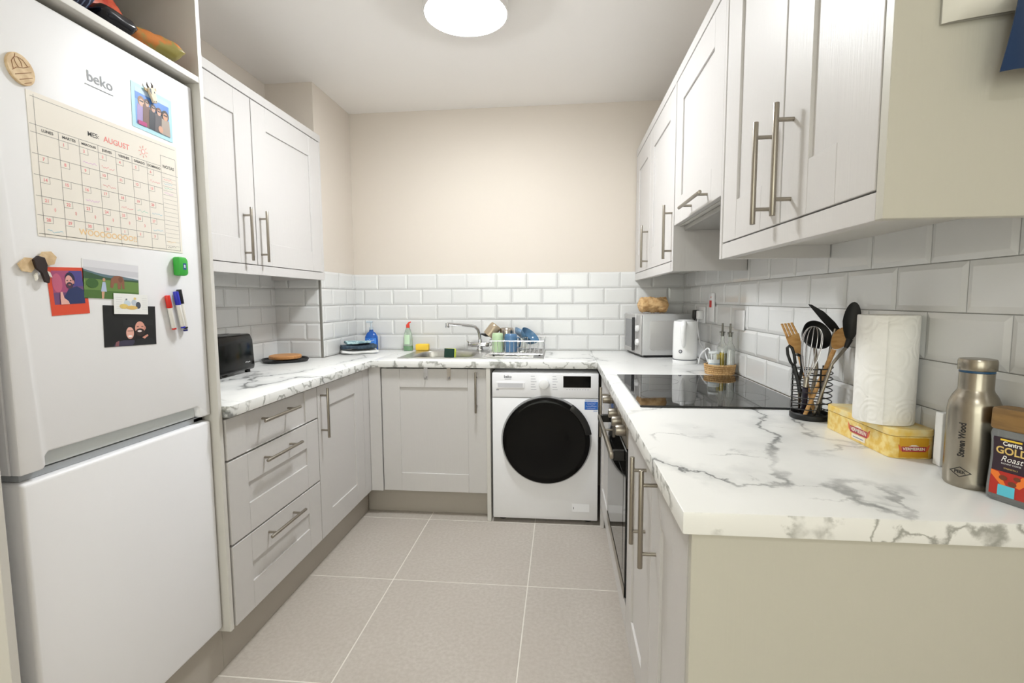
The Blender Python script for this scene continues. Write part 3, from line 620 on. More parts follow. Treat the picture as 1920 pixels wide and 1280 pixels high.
pouch('food_packet', 'red plastic food packet standing behind the black one', 'packet', (-1.232, -2.045, ZS), .26, .07, .15, R(90), R(0), blotch('red_packet', (186, 58, 40), (206, 92, 60), 30), 'packets on the fridge shelf', 8)
pouch('food_packet', 'black glossy packet between the orange packet and the striped bag', 'packet', (-1.128, -2.067, ZS), .098, .085, .05, R(88), R(0), mat('black_packet', (18, 18, 26), .2), 'packets on the fridge shelf', 5)
pouch('striped_bag', 'navy striped fabric bag on the fridge shelf', 'bag', (-1.138, -2.19, ZS), .138, .10, .10, R(88), R(0), stripes('navy_stripes', (34, 36, 62), (110, 125, 155), 30, 'X', .82), None, 12)

# ---------------------------------------------------------------- washing machine
t = thing('washing_machine', 'white front-loading washing machine with dark round door', 'washing machine', (-.0875, -.34, 0))
wx0, wx1, wy = -.377, .2035, -.606
part('body', Bm().box(wx0, wx1, wy, -.06, .022, .848, .006, 2), white_m, t, 40)
for fx in (wx0+.05, wx1-.05):
    part('foot', Bm().cyl((fx, wy+.06, 0), (fx, wy+.06, .023), .022), black_m, t)
    part('foot', Bm().cyl((fx, -.12, 0), (fx, -.12, .023), .022), black_m, t)
FW_ = lambda x, y, d=0: Vector((x, wy-.0005-d, y))
part('front_panel', Bm().box(wx0+.002, wx1-.002, wy-.012, wy, .04, .708, .003, 2), white_m, t, 40)
cp = part('control_panel', Bm().box(wx0+.002, wx1-.002, wy-.014, wy, .712, .844, .004, 2), white_m, t, 40)
FC = lambda x, y, d=0: Vector((x, wy-.0142-d, y))
obj('detergent_drawer', Bm().prism([(-.35, .764), (-.198, .764), (-.198, .796), (-.35, .796)], lambda x, y, d: FC(x, y, d), .004, bev=.0012).flat(rc(-.343, -.205, .768, .79), lambda x, y: FC(x, y, .0043), 1), [white_m, mat('drawer_grip_grey', (205, 205, 210), .4)], cp, world=True)
obj('dial', Bm().cyl(FC(-.091, .790, 0), FC(-.091, .790, .03), .029, .0265, 32, bev=.003), whiteg_m, cp, world=True, smooth=40)
obj('display', Bm().prism(rc(.013, .160, .770, .832), lambda x, y, d: FC(x, y, d), .0012), blackg_m, cp, world=True)
b = Bm(); text(b, 'beko', .021, FC_ := (lambda x, y: FC(x, y, .0003)), -.288, .826, bold=.0004); b.flat(rc(-.305, -.27, .812, .8135), FC_)
obj('brand_mark', b, mat('wm_print', (90, 92, 98), .5), cp, world=True)
b = Bm()
for k in range(6):
    for x0, ww in ((-.162, .03), (-.045, .028)): b.flat(rc(x0, x0+ww*(.7+.3*((k*7) % 3)/2), .828-k*.0145, .8305-k*.0145), FC_)
for k in range(9): b.flat(rc(.03+k*.014, .037+k*.014, .757, .7595), FC_)
b.flat(rc(-.352, -.338, .750, .757), FC_)
obj('printed_symbols', b, mat('wm_symbols', (170, 172, 182), .6), cp, world=True)
# round door
dcx, dcz, dr_ = -.0795, .478, .236
My = Matrix.Translation((dcx, wy-.012, dcz)) @ Matrix.Rotation(R(90), 4, 'X')
part('door_seal', Bm().lathe([(.19, .0), (.246, .0), (.246, .006), (.19, .006)], 64, M=My), mat('wm_ring', (170, 170, 172), .4), t, 40)
dd = part('door', Bm().lathe([(.236, .0065), (.238, .014), (.236, .024), (.226, .031), (.205, .033), (.196, .030), (.12, .036), (0, .038)], 72, M=My), mat('black_door_glass', (9, 8, 8), .15, spec=.15), t, 40)
hp = []
for i in range(9): a = R(-2+i*5.6); hp.append((dcx+.249*math.cos(a+R(12)), dcz+.249*math.sin(a+R(12))))
for i in range(8, -1, -1): a = R(-2+i*5.6); hp.append((dcx+.205*math.cos(a+R(12)), dcz+.205*math.sin(a+R(12))))
obj('door_grip', Bm().prism(hp, lambda x, y, d: Vector((x, wy-.03-d, y)), .014, bev=.003), black_m, dd, world=True, smooth=40)
b = Bm(); f0 = lambda x, y: Vector((x, wy-.0124, y)); b.flat(rc(.128, .199, .650, .694), f0)
f1 = lambda x, y: Vector((x, wy-.0128, y))
for k, (z, w_) in enumerate(((.686, .05), (.677, .04), (.668, .056), (.658, .044))): scribble(b, .1635, z, w_, .004, f1, 1, k, .0007)
b.flat(rc(.13, .197, .698, .705), f0, 2); b.flat(rc(.175, .197, .640, .645), f0, 2)
part('energy_sticker', b, [colmat((44, 104, 190)), colmat((235, 240, 250)), colmat((180, 195, 225))], t)
part('filter_flap', Bm().prism(rc(.063, .157, .078, .122), lambda x, y, d: Vector((x, wy-.0125-d, y)), .0006).flat(rc(.07, .073, .092, .104), lambda x, y: Vector((x, wy-.0134, y)), 1), [white_m, colmat((60, 60, 64))], t)

# ---------------------------------------------------------------- right run: base units
RB = .235
tag(obj('plinth_board', Bm().box(.262, .28, -2.44, -.62, .001, .149), plinth_m), 'grey plinth board under the right cabinets and oven', 'plinth')
t = thing('base_cabinet', 'narrow grey base cabinet between washing machine and oven', 'cabinet', (.5, -.86, .15))
part('carcass', Bm().box(RB+.001, XR-.02, -1.085, -.63, .15, ZU-.001), carc_m, t)
shaker(t, 'x-', RB, -1.088, -.645, .152, .862, handle=(-1.04, .735, 'v'), st=.085)
part('filler_strip', Bm().box(RB-.019, RB, -.643, -.624, .002, ZU-.001), door_m, t)
t = thing('oven', 'built-in stainless oven with black glass door below the hob', 'oven', (.5, -1.39, .15))
oy0, oy1 = -1.686, -1.092
part('body', Bm().box(RB+.002, XR-.05, oy0, oy1, .24, ZU-.003), mat('oven_casing', (60, 60, 60), .6), t)
cp = part('control_panel', Bm().box(RB-.024, RB+.001, oy0, oy1, .765, .862, .002), steel_m, t)
for ky in (-1.64, -1.52, -1.395, -1.14): obj('knob', Bm().cyl((RB-.024, ky, .815), (RB-.056, ky, .815), .019, .017, 24, bev=.002), steel_m, cp, world=True, smooth=40)
obj('clock_display', Bm().box(RB-.0248, RB-.024, -1.33, -1.2, .795, .835), blackg_m, cp, world=True)
od = part('oven_door', Bm().box(RB-.026, RB+.001, oy0, oy1, .262, .758, .003), mat('oven_glass', (10, 10, 10), .05), t)
obj('glass_window', Bm().box(RB-.0266, RB-.026, oy0+.06, oy1-.06, .33, .66), mat('tinted_window', (22, 22, 22), .03), od, world=True)
obj('lower_trim', Bm().box(RB-.028, RB-.0262, oy0, oy1, .262, .30, .0005), steel_m, od, world=True)
b = Bm().box(RB-.075, RB-.062, oy0+.03, oy1-.03, .722, .744, .003, 2)
hd = obj('oven_handle', b, steel_m, od, world=True, smooth=40)
for ky in (oy0+.045, oy1-.045): obj('handle_mount', Bm().box(RB-.0625, RB-.0255, ky-.012, ky+.012, .716, .748, .002), black_m, od, world=True)
t2 = thing('filler_drawer', 'grey filler panel under the oven', 'panel', (.5, -1.39, .15))
part('panel', Bm().box(RB-.0205, RB, oy0, oy1, .152, .236, .001), door_m, t2)
part('shelf', Bm().box(RB+.001, XR-.05, oy0, oy1, .2, .236), carc_m, t2)
t = thing('base_cabinet', 'grey two-door base cabinet at the near end of the right worktop', 'cabinet', (.5, -2.07, .15))
part('carcass', Bm().box(RB+.001, XR-.02, -2.436, -1.69, .15, ZU-.001), carc_m, t)
shaker(t, 'x-', RB, -2.095, -1.69, .152, .862, handle=(-2.02, .735, 'v'))
shaker(t, 'x-', RB, -2.425, -2.097, .152, .862, handle=(-2.16, .75, 'v'))
tag(obj('end_panel', Bm().box(RB-.0225, XR-.014, -2.4565, -2.4385, .002, ZU-.001, .001), endp_m), 'wide grey woodgrain end panel below the near worktop end', 'panel')

# ---------------------------------------------------------------- right wall cabinets
RW = .4935
def upper(label, y0, y1, zb, xend=XR-.012):
    t = thing('wall_cabinet', label, 'cabinet', (.63, (y0+y1)/2, zb))
    part('carcass', Bm().box(RW+.001, XR-.001 if zb > 1.45 else XR-.012, y0, y1, zb, 2.131), carc_m, t)
    return t
t = upper('grey two-door wall cabinet above the microwave corner', -1.068, -.012, 1.398)
shaker(t, 'x-', RW, -.497, -.035, 1.406, 2.131, handle=(-.462, 1.53, 'v'), st=.085)
shaker(t, 'x-', RW, -1.068, -.499, 1.406, 2.131, handle=(-1.05, 1.53, 'v'), st=.09)
part('filler_strip', Bm().box(RW-.0205, RW, -.034, -.012, 1.406, 2.131), door_m, t)
part('pelmet', Bm().box(RW-.0205, RW+.005, -1.068, -.012, 1.361, 1.404, .001), door_m, t)
part('end_panel', Bm().box(RW-.0225, XR-.014, -1.088, -1.069, 1.361, 2.132, .001), door_m, t)
part('cornice', Bm().box(RW-.0225, XR-.014, -1.089, -.012, 2.133, 2.172, .0015), door_m, t)
t = upper('grey single-flap wall cabinet over the hob', -1.706, -1.09, 1.548)
shaker(t, 'x-', RW, -1.704, -1.092, 1.548, 2.131, handle=(-1.463, 1.583, 'h', .28))
part('cornice', Bm().box(RW-.0225, XR-.002, -1.707, -1.0895, 2.133, 2.172, .0015), door_m, t)
hood_m = mat('hood_grey', (168, 166, 162), .45)
part('extractor_hood', Bm().box(RW+.02, XR-.03, -1.7, -1.095, 1.53, 1.5475, .002), hood_m, t)
t = upper('large grey two-door wall cabinet nearest the camera on the right', -2.44, -1.728, 1.398)
shaker(t, 'x-', RW, -2.108, -1.728, 1.406, 2.131, handle=(-2.05, 1.528, 'v'))
shaker(t, 'x-', RW, -2.438, -2.111, 1.406, 2.131, handle=(-2.157, 1.53, 'v'), st=.112)
part('pelmet', Bm().box(RW-.0205, RW+.005, -2.441, -1.728, 1.361, 1.404, .001), door_m, t)
part('end_panel', Bm().box(RW-.0225, XR-.014, -1.7265, -1.7085, 1.361, 2.132, .001), door_m, t)
part('end_panel', Bm().box(RW-.0225, XR-.002, -2.462, -2.443, 1.361, 2.132, .001), endp_m, t)
part('cornice', Bm().box(RW-.0225, XR-.002, -2.463, -1.7085, 2.133, 2.172, .0015), door_m, t)

# ---------------------------------------------------------------- hob
t = thing('induction_hob', 'black glass hob set into the right worktop', 'hob', (.51, -1.395, ZW))
part('glass', Bm().box(.246, .757, -1.713, -1.077, ZW+.0005, ZW+.0065, .0015, 2), mat('black_hob_glass', (6, 6, 7), .035, spec=.7), t)
b = Bm()
for cx, cy, r in ((.38, -1.24, .09), (.38, -1.54, .105), (.62, -1.24, .105), (.62, -1.54, .075)):
    n_ = 48
    for k in range(n_):
        a0, a1 = 2*math.pi*k/n_, 2*math.pi*(k+1)/n_
        b.flat([(cx+r*math.cos(a0), cy+r*math.sin(a0)), (cx+r*math.cos(a1), cy+r*math.sin(a1)), (cx+(r-.0015)*math.cos(a1), cy+(r-.0015)*math.sin(a1)), (cx+(r-.0015)*math.cos(a0), cy+(r-.0015)*math.sin(a0))], lambda x, y: Vector((x, y, ZW+.0067)))
part('zone_rings', b, mat('zone_print', (44, 44, 46), .2), t)


# ---------------------------------------------------------------- sink
t = thing('kitchen_sink', 'stainless steel inset sink with drainer in the back worktop', 'sink', (-.52, -.26, ZW))
dx0, dx1, dy0, dy1 = -.945, -.498, -.505, -.035
bcx, bcy, bw, bh = (SX0+SX1)/2, (SY0+SY1)/2, (SX1-SX0)/2, (SY1-SY0)/2
def sup(a, sx, sy, q=7):
    x, y = math.cos(a), math.sin(a); k = 1/((abs(x)**q+abs(y)**q)**(1/q)); return x*k*sx, y*k*sy
def rectp(a):
    x, y = sup(a, bw, bh, 7); d = Vector((x, y)); k = min(((dx1-bcx) if d.x > 0 else (bcx-dx0))/max(abs(d.x), 1e-6), ((dy1-bcy) if d.y > 0 else (bcy-dy0))/max(abs(d.y), 1e-6)); return d.x*k, d.y*k
def deckf(u, v):
    a = 2*math.pi*u+math.pi/4; o_ = rectp(a); i_ = sup(a, bw, bh, 7)
    return Vector((bcx+o_[0]*(1-v)+i_[0]*v, bcy+o_[1]*(1-v)+i_[1]*v, ZW+.0035))
b = Bm().grid(96, 1, deckf, wrap_u=True).box(dx1, -.098, dy0, dy1, ZW+.0006, ZW+.0035, .0008)
b.box(dx0, dx1, dy0, dy0+.003, ZW+.0006, ZW+.0036).box(dx0, dx0+.003, dy0, dy1, ZW+.0006, ZW+.0036)
part('deck', b, sinksteel_m, t)
b = Bm()
for k in range(8): b.tube([(-.45, -.44+k*.05, ZW+.0035), (-.16, -.44+k*.05, ZW+.0035)], .003, 8)
part('drainer_ridges', b, sinksteel_m, t, 40)
def bowlf(u, v):
    a = 2*math.pi*u+math.pi/4; k = [(1, 0), (.985, -.006), (.97, -.05), (.95, -.12), (.90, -.145), (.75, -.152), (.12, -.156)][round(v*6)]; x, y = sup(a, bw, bh, 7)
    return Vector((bcx+x*k[0], bcy+y*k[0], ZW+.0035+k[1]))
part('bowl', Bm().grid(64, 6, bowlf, wrap_u=True), sinksteel_m, t, 50)
part('waste', Bm().lathe([(.045, -.001), (.045, .003), (.03, .001), (0, .001)], 24, (bcx, bcy, ZW-.152)), chrome_m, t, 40)
# mixer tap
t = thing('mixer_tap', 'chrome mixer tap with long swivel spout behind the sink', 'tap', (-.528, -.085, ZW+.004))
part('base', Bm().lathe([(.026, .0), (.026, .006), (.02, .012), (.018, .03)], 28, (-.528, -.085, ZW+.004)), chrome_m, t, 40)
part('body', Bm().cyl((-.59, -.087, .953), (-.468, -.083, .953), .017, n=24, bev=.004).cyl((-.528, -.085, .93), (-.528, -.085, .985), .0165, .013, 24), chrome_m, t, 40)
sp = [(-.528, -.085, .98), (-.531, -.088, 1.02), (-.54, -.094, 1.05), (-.556, -.103, 1.069), (-.585, -.118, 1.077), (-.64, -.142, 1.083), (-.70, -.17, 1.089), (-.722, -.18, 1.091)]
part('spout', Bm().tube(sp, .0105, 14), chrome_m, t, 40)
part('aerator', Bm().cyl((-.722, -.18, 1.098), (-.722, -.18, 1.067), .0135, n=20, bev=.002), chrome_m, t, 40)
for s in (-1, 1):
    x = -.528+s*.062
    part('lever', Bm().cyl((x, -.085, .953), (x+s*.018, -.085, .953), .015, .012, 20, bev=.002).tube([(x+s*.01, -.09, .962), (x+s*.012, -.125, .975), (x+s*.012, -.15, .98)], .005, 8), chrome_m, t, 40)

# ---------------------------------------------------------------- drying rack and crockery
wire_m = mat('chrome_wire', (205, 205, 208), .18, 1.0)
ZD = ZW+.0075
t = thing('dish_rack', 'chrome wire dish rack standing on the drainer', 'rack', (-.26, -.27, ZD))
rx0, rx1, ry0, ry1 = -.417, -.105, -.42, -.11
b = Bm()
def loop(z, e=0): return [(rx0-e, ry0-e, z), (rx1+e, ry0-e, z), (rx1+e, ry1+e, z), (rx0-e, ry1+e, z)]
part('top_rim', Bm().tube(loop(ZD+.088, .006), .003, 8, True), wire_m, t, 40)
part('bottom_rim', Bm().tube(loop(ZD+.012), .003, 8, True), wire_m, t, 40)
n_ = 13
for k in range(n_+1):
    x = rx0+(rx1-rx0)*k/n_
    part('wire', Bm().tube([(x, ry0-.006, ZD+.088), (x, ry0, ZD+.012), (x, ry1, ZD+.012), (x, ry1+.006, ZD+.088)], .0017, 6), wire_m, t, 40)
for k in range(1, 8):
    y = ry0+(ry1-ry0)*k/8
    part('wire', Bm().tube([(rx0-.006, y, ZD+.088), (rx0, y, ZD+.0155), (rx1, y, ZD+.0155), (rx1+.006, y, ZD+.088)], .0015, 6), wire_m, t, 40)
for x in (rx0+.02, rx1-.02):
    for y in (ry0+.02, ry1-.02): part('foot', Bm().cyl((x, y, ZD), (x, y, ZD+.011), .006), black_m, t)
ZR = ZD+.0175
def mug(name, label, loc, r, h, m, M=None, handle=0, up=False, rim=None, group='mugs and cups in the dish rack'):
    pr = [(0, h), (r*.8, h), (r*.95, h-.006), (r, h-.02), (r*1.0, .01), (r*.98, 0), (r*.9, 0), (r*.9, h-.012), (0, h-.012)]
    if up: pr = [(a, h-z) for a, z in pr]
    o = thing(name, label, 'mug', loc, group=group)
    o.rotation_euler = M or (0, 0, 0)
    obj('body', Bm().lathe(pr, 32), m, o, smooth=40)
    if handle is not None:
        a = handle; c, s_ = math.cos(a), math.sin(a)
        obj('handle', Bm().tube([(c*x, s_*x, z) for x, z in ((r*.96, h*.8), (r*1.35, h*.78), (r*1.55, h*.55), (r*1.4, h*.3), (r*.97, h*.24))], .005, 8), m, o, smooth=40)
    return o
mug('mug', 'pale green mug upside down at the front of the dish rack', (-.378, -.345, ZR), .034, .112, mat('pale_green_glaze', (176, 200, 160), .3), handle=R(100))
mug('mug', 'blue mug upside down in the dish rack beside the green one', (-.298, -.345, ZR), .039, .108, mat('denim_blue_glaze', (78, 114, 150), .25), handle=R(-12))
mug('mug', 'steel measuring cup in the middle of the dish rack', (-.338, -.195, ZR), .044, .136, mat('pot_steel', (190, 182, 172), .22, 1.0), handle=None)
o = mug('mug', 'taupe enamel cup tilted on the dish rack corner', (-.455, -.205, ZR+.085), .038, .085, mat('taupe_metal', (176, 160, 138), .3, .5), (R(-8), R(38), 0), handle=None)
bowl_p = [(0, 0), (.035, 0), (.06, .012), (.078, .04), (.085, .066), (.082, .066), (.074, .042), (.056, .016), (0, .006)]
for lab, c_, ax_, k, m_ in (('blue bowl leaning in the dish rack', P(995, 627, 'y', -.235), (.62, -.28, .73), .76, mat('blue_glaze', (82, 120, 152), .2)), ('pale blue bowl standing behind the blue bowl', P(977, 620, 'y', -.14), (.5, -.1, .8), .5, mat('pale_blue_glaze', (140, 168, 196), .2))):
    o = obj('bowl', Bm().lathe([(r*k, (z-.066)*k) for r, z in bowl_p], 40), m_, None, smooth=50, loc=c_)
    o.rotation_euler = Vector(ax_).to_track_quat('Z', 'Y').to_euler(); tag(o, lab, 'bowl', 'blue bowls in the dish rack')
glass_m = mat('clear_glass', (250, 252, 250), .02, trans=1.0, ior=1.45)
tag(obj('drinking_glass', Bm().lathe([(0, .09), (.026, .09), (.03, 0), (.0285, 0), (.0245, .086), (0, .086)], 28), glass_m, None, smooth=40, loc=(-.222, -.355, ZR)), 'small clear glass upside down in the dish rack', 'glass')
b = Bm().tube([(-.50, -.215, 1.030), (-.47, -.215, 1.023), (-.43, -.215, 1.0215), (-.40, -.215, 1.022)], .006, 8, rs=[.004, .010, .011, .006])
tag(obj('serving_spoon', b.tube([(-.40, -.215, 1.022), (-.385, -.20, 1.01)], .004, 8), black_m, None, world=True, smooth=40, loc=(-.44, -.215, 1.02)), 'black plastic spoon end poking out of the dish rack', 'spoon')

# ---------------------------------------------------------------- things around the sink
t = thing('hand_soap', 'blue liquid hand soap pump bottle in the back corner', 'bottle', (-1.268, -.075, ZW), R(10))
obj('bottle', Bm().lathe([(0, 0), (.036, 0), (.042, .006), (.043, .07), (.040, .095), (.028, .118), (.014, .128), (.013, .14), (0, .14)], 36, sq=2.8, M=Matrix.Diagonal((1, .62, 1, 1))), mat('blue_soap_plastic', (36, 104, 200), .15, trans=.35), t, smooth=40)
obj('label', Bm().grid(10, 1, lambda u, v: Vector(((u-.5)*.07, -.0282+.004*(abs(u-.5)*2)**3-.0004, .035+v*.05))), colmat((60, 130, 220)), t)
b = Bm(); scribble(b, 0, .07, .045, .012, lambda x, y: Vector((x, -.0292, y)), 0, 3, .0012); b.flat(rc(-.02, .02, .045, .05), lambda x, y: Vector((x, -.0292, y))); obj('lettering', b, colmat((236, 240, 250)), t)
obj('pump', Bm().cyl((0, 0, .14), (0, 0, .156), .0135, n=20).cyl((0, 0, .156), (0, 0, .186), .005, n=12).box(-.032, .012, -.007, .007, .186, .198, .003, 2), mat('clear_pump_plastic', (214, 226, 236), .2, trans=.4), t, smooth=40)
t = thing('dish_soap', 'washing-up liquid bottle with red cap and green remainder', 'bottle', (-1.012, -.085, ZW+.0005), R(-5))
obj('bottle', Bm().lathe([(0, .0), (.03, .0), (.033, .006), (.033, .03), (.031, .08), (.027, .11), (.018, .14), (.012, .152), (0, .152)], 32, M=Matrix.Diagonal((1, .7, 1, 1))), mat('clear_bottle', (225, 240, 225), .08, trans=.8), t, smooth=40)
obj('liquid', Bm().lathe([(0, .002), (.0285, .002), (.0312, .008), (.0312, .033), (0, .033)], 32, M=Matrix.Diagonal((1, .66, 1, 1))), mat('green_liquid', (40, 160, 50), .2), t, smooth=40)
obj('label', Bm().grid(10, 1, lambda u, v: Vector(((u-.5)*.036, -.0238+.0045*v-.001+.004*(abs(u-.5)*2)**2, .045+v*.062))), colmat((196, 222, 190)), t)
obj('cap', Bm().cyl((0, 0, .152), (0, 0, .176), .0125, .011, 20, bev=.002).tube([(0, 0, .172), (.008, -.002, .184), (.022, -.004, .192)], .005, 10, rs=[.008, .006, .004]), mat('red_cap', (222, 62, 42), .35), t, smooth=40)
def sponge(name, label, loc, dims, rot, m1, m2=None):
    o = obj(name, Bm().box(-dims[0]/2, dims[0]/2, -dims[1]/2, dims[1]/2, 0, dims[2], .006, 2), m1, None, smooth=50, loc=loc); o.rotation_euler = rot
    return tag(o, label, 'sponge', 'sponges at the sink')
yel = mat('yellow_sponge', (240, 200, 70), .9, bump=.5, scale=(160, 160, 160)); lime = mat('lime_sponge', (208, 220, 90), .9, bump=.5, scale=(160, 160, 160))
sponge('sponge', 'yellow sponge lying behind the sink bowl', (-.915, -.085, ZW+.004), (.085, .05, .042), (0, 0, R(2)), yel)
o = sponge('sponge', 'lime scouring sponge standing in the sink bowl', (-.665, -.37, ZW-.06), (.022, .07, .105), (R(0), R(6), R(72)), lime)
obj('scouring_pad', Bm().box(-.019, -.0112, -.034, .034, .001, .104, .002), mat('dark_green_scourer', (36, 66, 54), .95, bump=.6, scale=(300, 300, 300)), o)
# folded dish cloths
def cloth(name, label, loc, W_, D_, H, rotz, m, seed, group):
    def f(u, v):
        a = 2*math.pi*v; x = math.cos(a); y = math.sin(a); k = 1/((abs(x)**5+abs(y)**5)**.2); xx = (u-.5)*W_
        e = 1-.12*(abs(u-.5)*2)**6; n_ = noise.noise(Vector((xx*18+seed, x*1.3, y)))
        return Vector((xx+.006*noise.noise(Vector((x*2, y*2, seed))), x*k*D_/2*e*(1+.06*n_), y*k*H/2*(1+.3*n_)+.35*H*noise.noise(Vector((xx*9+seed, x*.9, 2)))))
    b = Bm().grid(26, 20, f); bmesh.ops.holes_fill(b.b, edges=[e for e in b.b.edges if len(e.link_faces) == 1])
    zm = min(v.co.z for v in b.b.verts); bmesh.ops.translate(b.b, vec=(0, 0, -zm), verts=b.b.verts)
    return tag(obj(name, b, m, None, smooth=60, loc=loc, rotz=rotz), label, 'cloth', group)
cloth('dish_cloth', 'white folded dish cloth at the bottom of the cloth pile', (-1.285, -.245, ZW+.0005), .22, .15, .018, R(32), mat('white_cloth', (226, 226, 224), .9, sheen=.3), 1, 'folded cloths in the corner')
cloth('dish_cloth', 'dark slate folded dish cloth in the middle of the pile', (-1.287, -.245, ZW+.027), .21, .135, .022, R(34), blotch('slate_cloth', (42, 58, 72), (60, 78, 92), 60, .9), 4, 'folded cloths in the corner')
cloth('dish_cloth', 'pale mint folded dish cloth on top of the pile', (-1.298, -.235, ZW+.057), .15, .10, .016, R(36), blotch('mint_cloth', (178, 206, 208), (120, 150, 160), 50, .9), 9, 'folded cloths in the corner')

# ---------------------------------------------------------------- toaster, tray and board
t = thing('toaster', 'glossy black two-slot toaster on the left worktop', 'toaster', (-1.545, -1.175, ZW), R(4))
tb = mat('toaster_black', (9, 9, 9), .14, spec=.22)
prof = [(-.08, .012), (.08, .012), (.083, .03), (.078, .15), (.066, .182), (-.066, .182), (-.078, .15), (-.083, .03)]
obj('body', Bm().prism(prof, lambda x, z, d: Vector((x, -.14+d, z)), .28, bev=.012), tb, t, smooth=50)
for sx in (-.028, .028): obj('slot', Bm().box(sx-.013, sx+.013, -.1, .1, .1802, .1828), mat('slot_grey', (70, 70, 72), .4, .6), t)
for fx in (-.06, .06):
    for fy in (-.11, .11): obj('foot', Bm().cyl((fx, fy, 0), (fx, fy, .014), .012), black_m, t)
obj('lever', Bm().box(-.02, .02, -.158, -.138, .12, .14, .003), black_m, t)
obj('control_dial', Bm().cyl((.0, -.139, .06), (0, -.152, .06), .016), mat('dial_grey', (90, 90, 92), .4), t)
b = scribble(Bm(), .075, .052, .04, .005, lambda x, y: Vector((.0842, x, y)), 0, 5, .0014); obj('silver_logo', b, mat('badge_silver', (220, 220, 220), .4), t)
t = thing('serving_tray', 'flat black tray under the wooden board on the left worktop', 'tray', (-1.537, -.66, ZW), R(35))
obj('plate', Bm().lathe([(0, .004), (.108, .004), (.116, .014), (.12, .014), (.112, .0), (0, .0)], 40, sq=3.2), mat('black_cast_iron', (26, 26, 28), .5), t, smooth=40)
tag(obj('wooden_board', Bm().lathe([(0, .0), (.078, .0), (.084, .004), (.084, .016), (.08, .02), (0, .02)], 44, M=Matrix.Diagonal((1, 1.1, 1, 1))), mat('warm_board_wood', (206, 150, 92), .5, vary=(190, 132, 78), scale=(20, 120, 60)), None, smooth=40, loc=(-1.537, -.66, ZW+.0145), rotz=R(20)), 'round wooden board lying on the black tray', 'board')

# ---------------------------------------------------------------- microwave corner
silver = mat('silver_paint', (196, 196, 196), .38, .35); silver2 = mat('silver_panel', (182, 180, 178), .4, .3)
t = thing('microwave', 'silver microwave oven in the right back corner', 'microwave', (.463, -.40, ZW), R(8))
ML, MD, MH = .345, .29, .248
obj('body', Bm().box(0, MD, 0, ML, .012, MH, .006, 2), silver, t, smooth=40)
obj('base_strip', Bm().box(.008, MD-.01, .006, ML-.01, .003, .0125), black_m, t)
for fx in (.03, MD-.03):
    for fy in (.03, ML-.03): obj('foot', Bm().cyl((fx, fy, 0), (fx, fy, .004), .012), black_m, t)
FM = lambda x, y, d: Vector((x, -d, y))
rr = [(.042, .052), (.05, .044), (.248, .044), (.256, .052), (.256, .204), (.248, .212), (.05, .212), (.042, .204)]
obj('side_pressing', Bm().prism(rr, FM, .0035, bev=.0015), silver2, t, smooth=40)
ct = obj('control_panel', Bm().box(-.010, 0, .004, .10, .016, MH-.004, .003), silver2, t, smooth=40)
for kz in (.165, .085): obj('knob', Bm().cyl((-.010, .05, kz), (-.026, .05, kz), .02, .017, 24, bev=.002), mat('knob_white', (225, 225, 225), .35), ct, smooth=40)
dr2 = obj('door', Bm().box(-.012, 0, .102, ML-.002, .016, MH-.004, .003), silver2, t, smooth=40)
obj('window', Bm().box(-.0132, -.012, .14, ML-.03, .045, MH-.035), mat('mw_window_grey', (120, 120, 122), .15), dr2)
obj('door_handle', Bm().box(-.03, -.012, .107, .117, .03, MH-.02, .003), mat('handle_dark', (80, 80, 82), .3, .7), dr2)
o = pouch('paper_bag', 'crumpled brown paper bag lying on the microwave', 'bag', (.548, -.23, ZW+MH+.0005), .165, .11, .085, R(6), 0, mat('kraft_paper', (216, 180, 130), .75, vary=(188, 146, 96), scale=(30, 30, 50), bump=1.0, dist=.014, detail=6), None, 21, end=.06, crumple=1)
o.scale = (1, 1, 1)
t = thing('kettle', 'white plastic jug kettle in front of the microwave', 'kettle', (.645, -.622, ZW), R(-110))
kw = mat('kettle_white', (238, 238, 238), .25)
obj('power_base', Bm().lathe([(0, 0), (.06, 0), (.062, .004), (.062, .016), (.058, .02), (0, .02)], 40), kw, t, smooth=40)
obj('jug', Bm().lathe([(0, .022), (.056, .022), (.060, .028), (.0615, .06), (.0605, .16), (.0585, .212), (.056, .22), (.0, .224)], 48), kw, t, smooth=45)
obj('seam_ring', Bm().lathe([(.0608, .0195), (.0608, .0225), (.05, .0225), (.05, .0195)], 40), seam_m, t)
# handle: pointed fin on the near side (local +x after rotation faces the camera)
hf = []
for k in range(9):
    z = .218-k*.016; q = 1-(k/8)**2; hf.append((.057+.026*q+.002, z))
t_h = Bm()
for k in range(8):
    (r0, z0), (r1, z1) = hf[k], hf[k+1]
t_h.tube([(.05, 0, .214), (.074, 0, .212), (.084, 0, .195), (.084, 0, .165), (.078, 0, .13), (.066, 0, .098), (.058, 0, .085)], .009, 14, rs=[.012, .015, .016, .014, .012, .009, .004])
obj('handle', t_h, kw, t, smooth=60)
obj('spout', Bm().prism([(-.05, -.016), (-.05, .016), (-.075, .006), (-.075, -.006)], lambda x, y, d: Vector((x, y, .18+d)), .036, bev=.003), kw, t, smooth=40)
obj('lid', Bm().lathe([(0, .228), (.035, .227), (.046, .2225), (.0, .2215)], 32), kw, t, smooth=40)
lx, ly = .0612*math.cos(R(-14)), .0612*math.sin(R(-14))
obj('round_badge', Bm().cyl((lx*.98, ly*.98, .066), (lx*1.03, ly*1.03, .066), .009, n=20).cyl((lx*1.02, ly*1.02, .066), (lx*1.04, ly*1.04, .066), .0055, n=16, mi=1), [colmat((40, 42, 48)), colmat((200, 200, 205))], t, smooth=40)
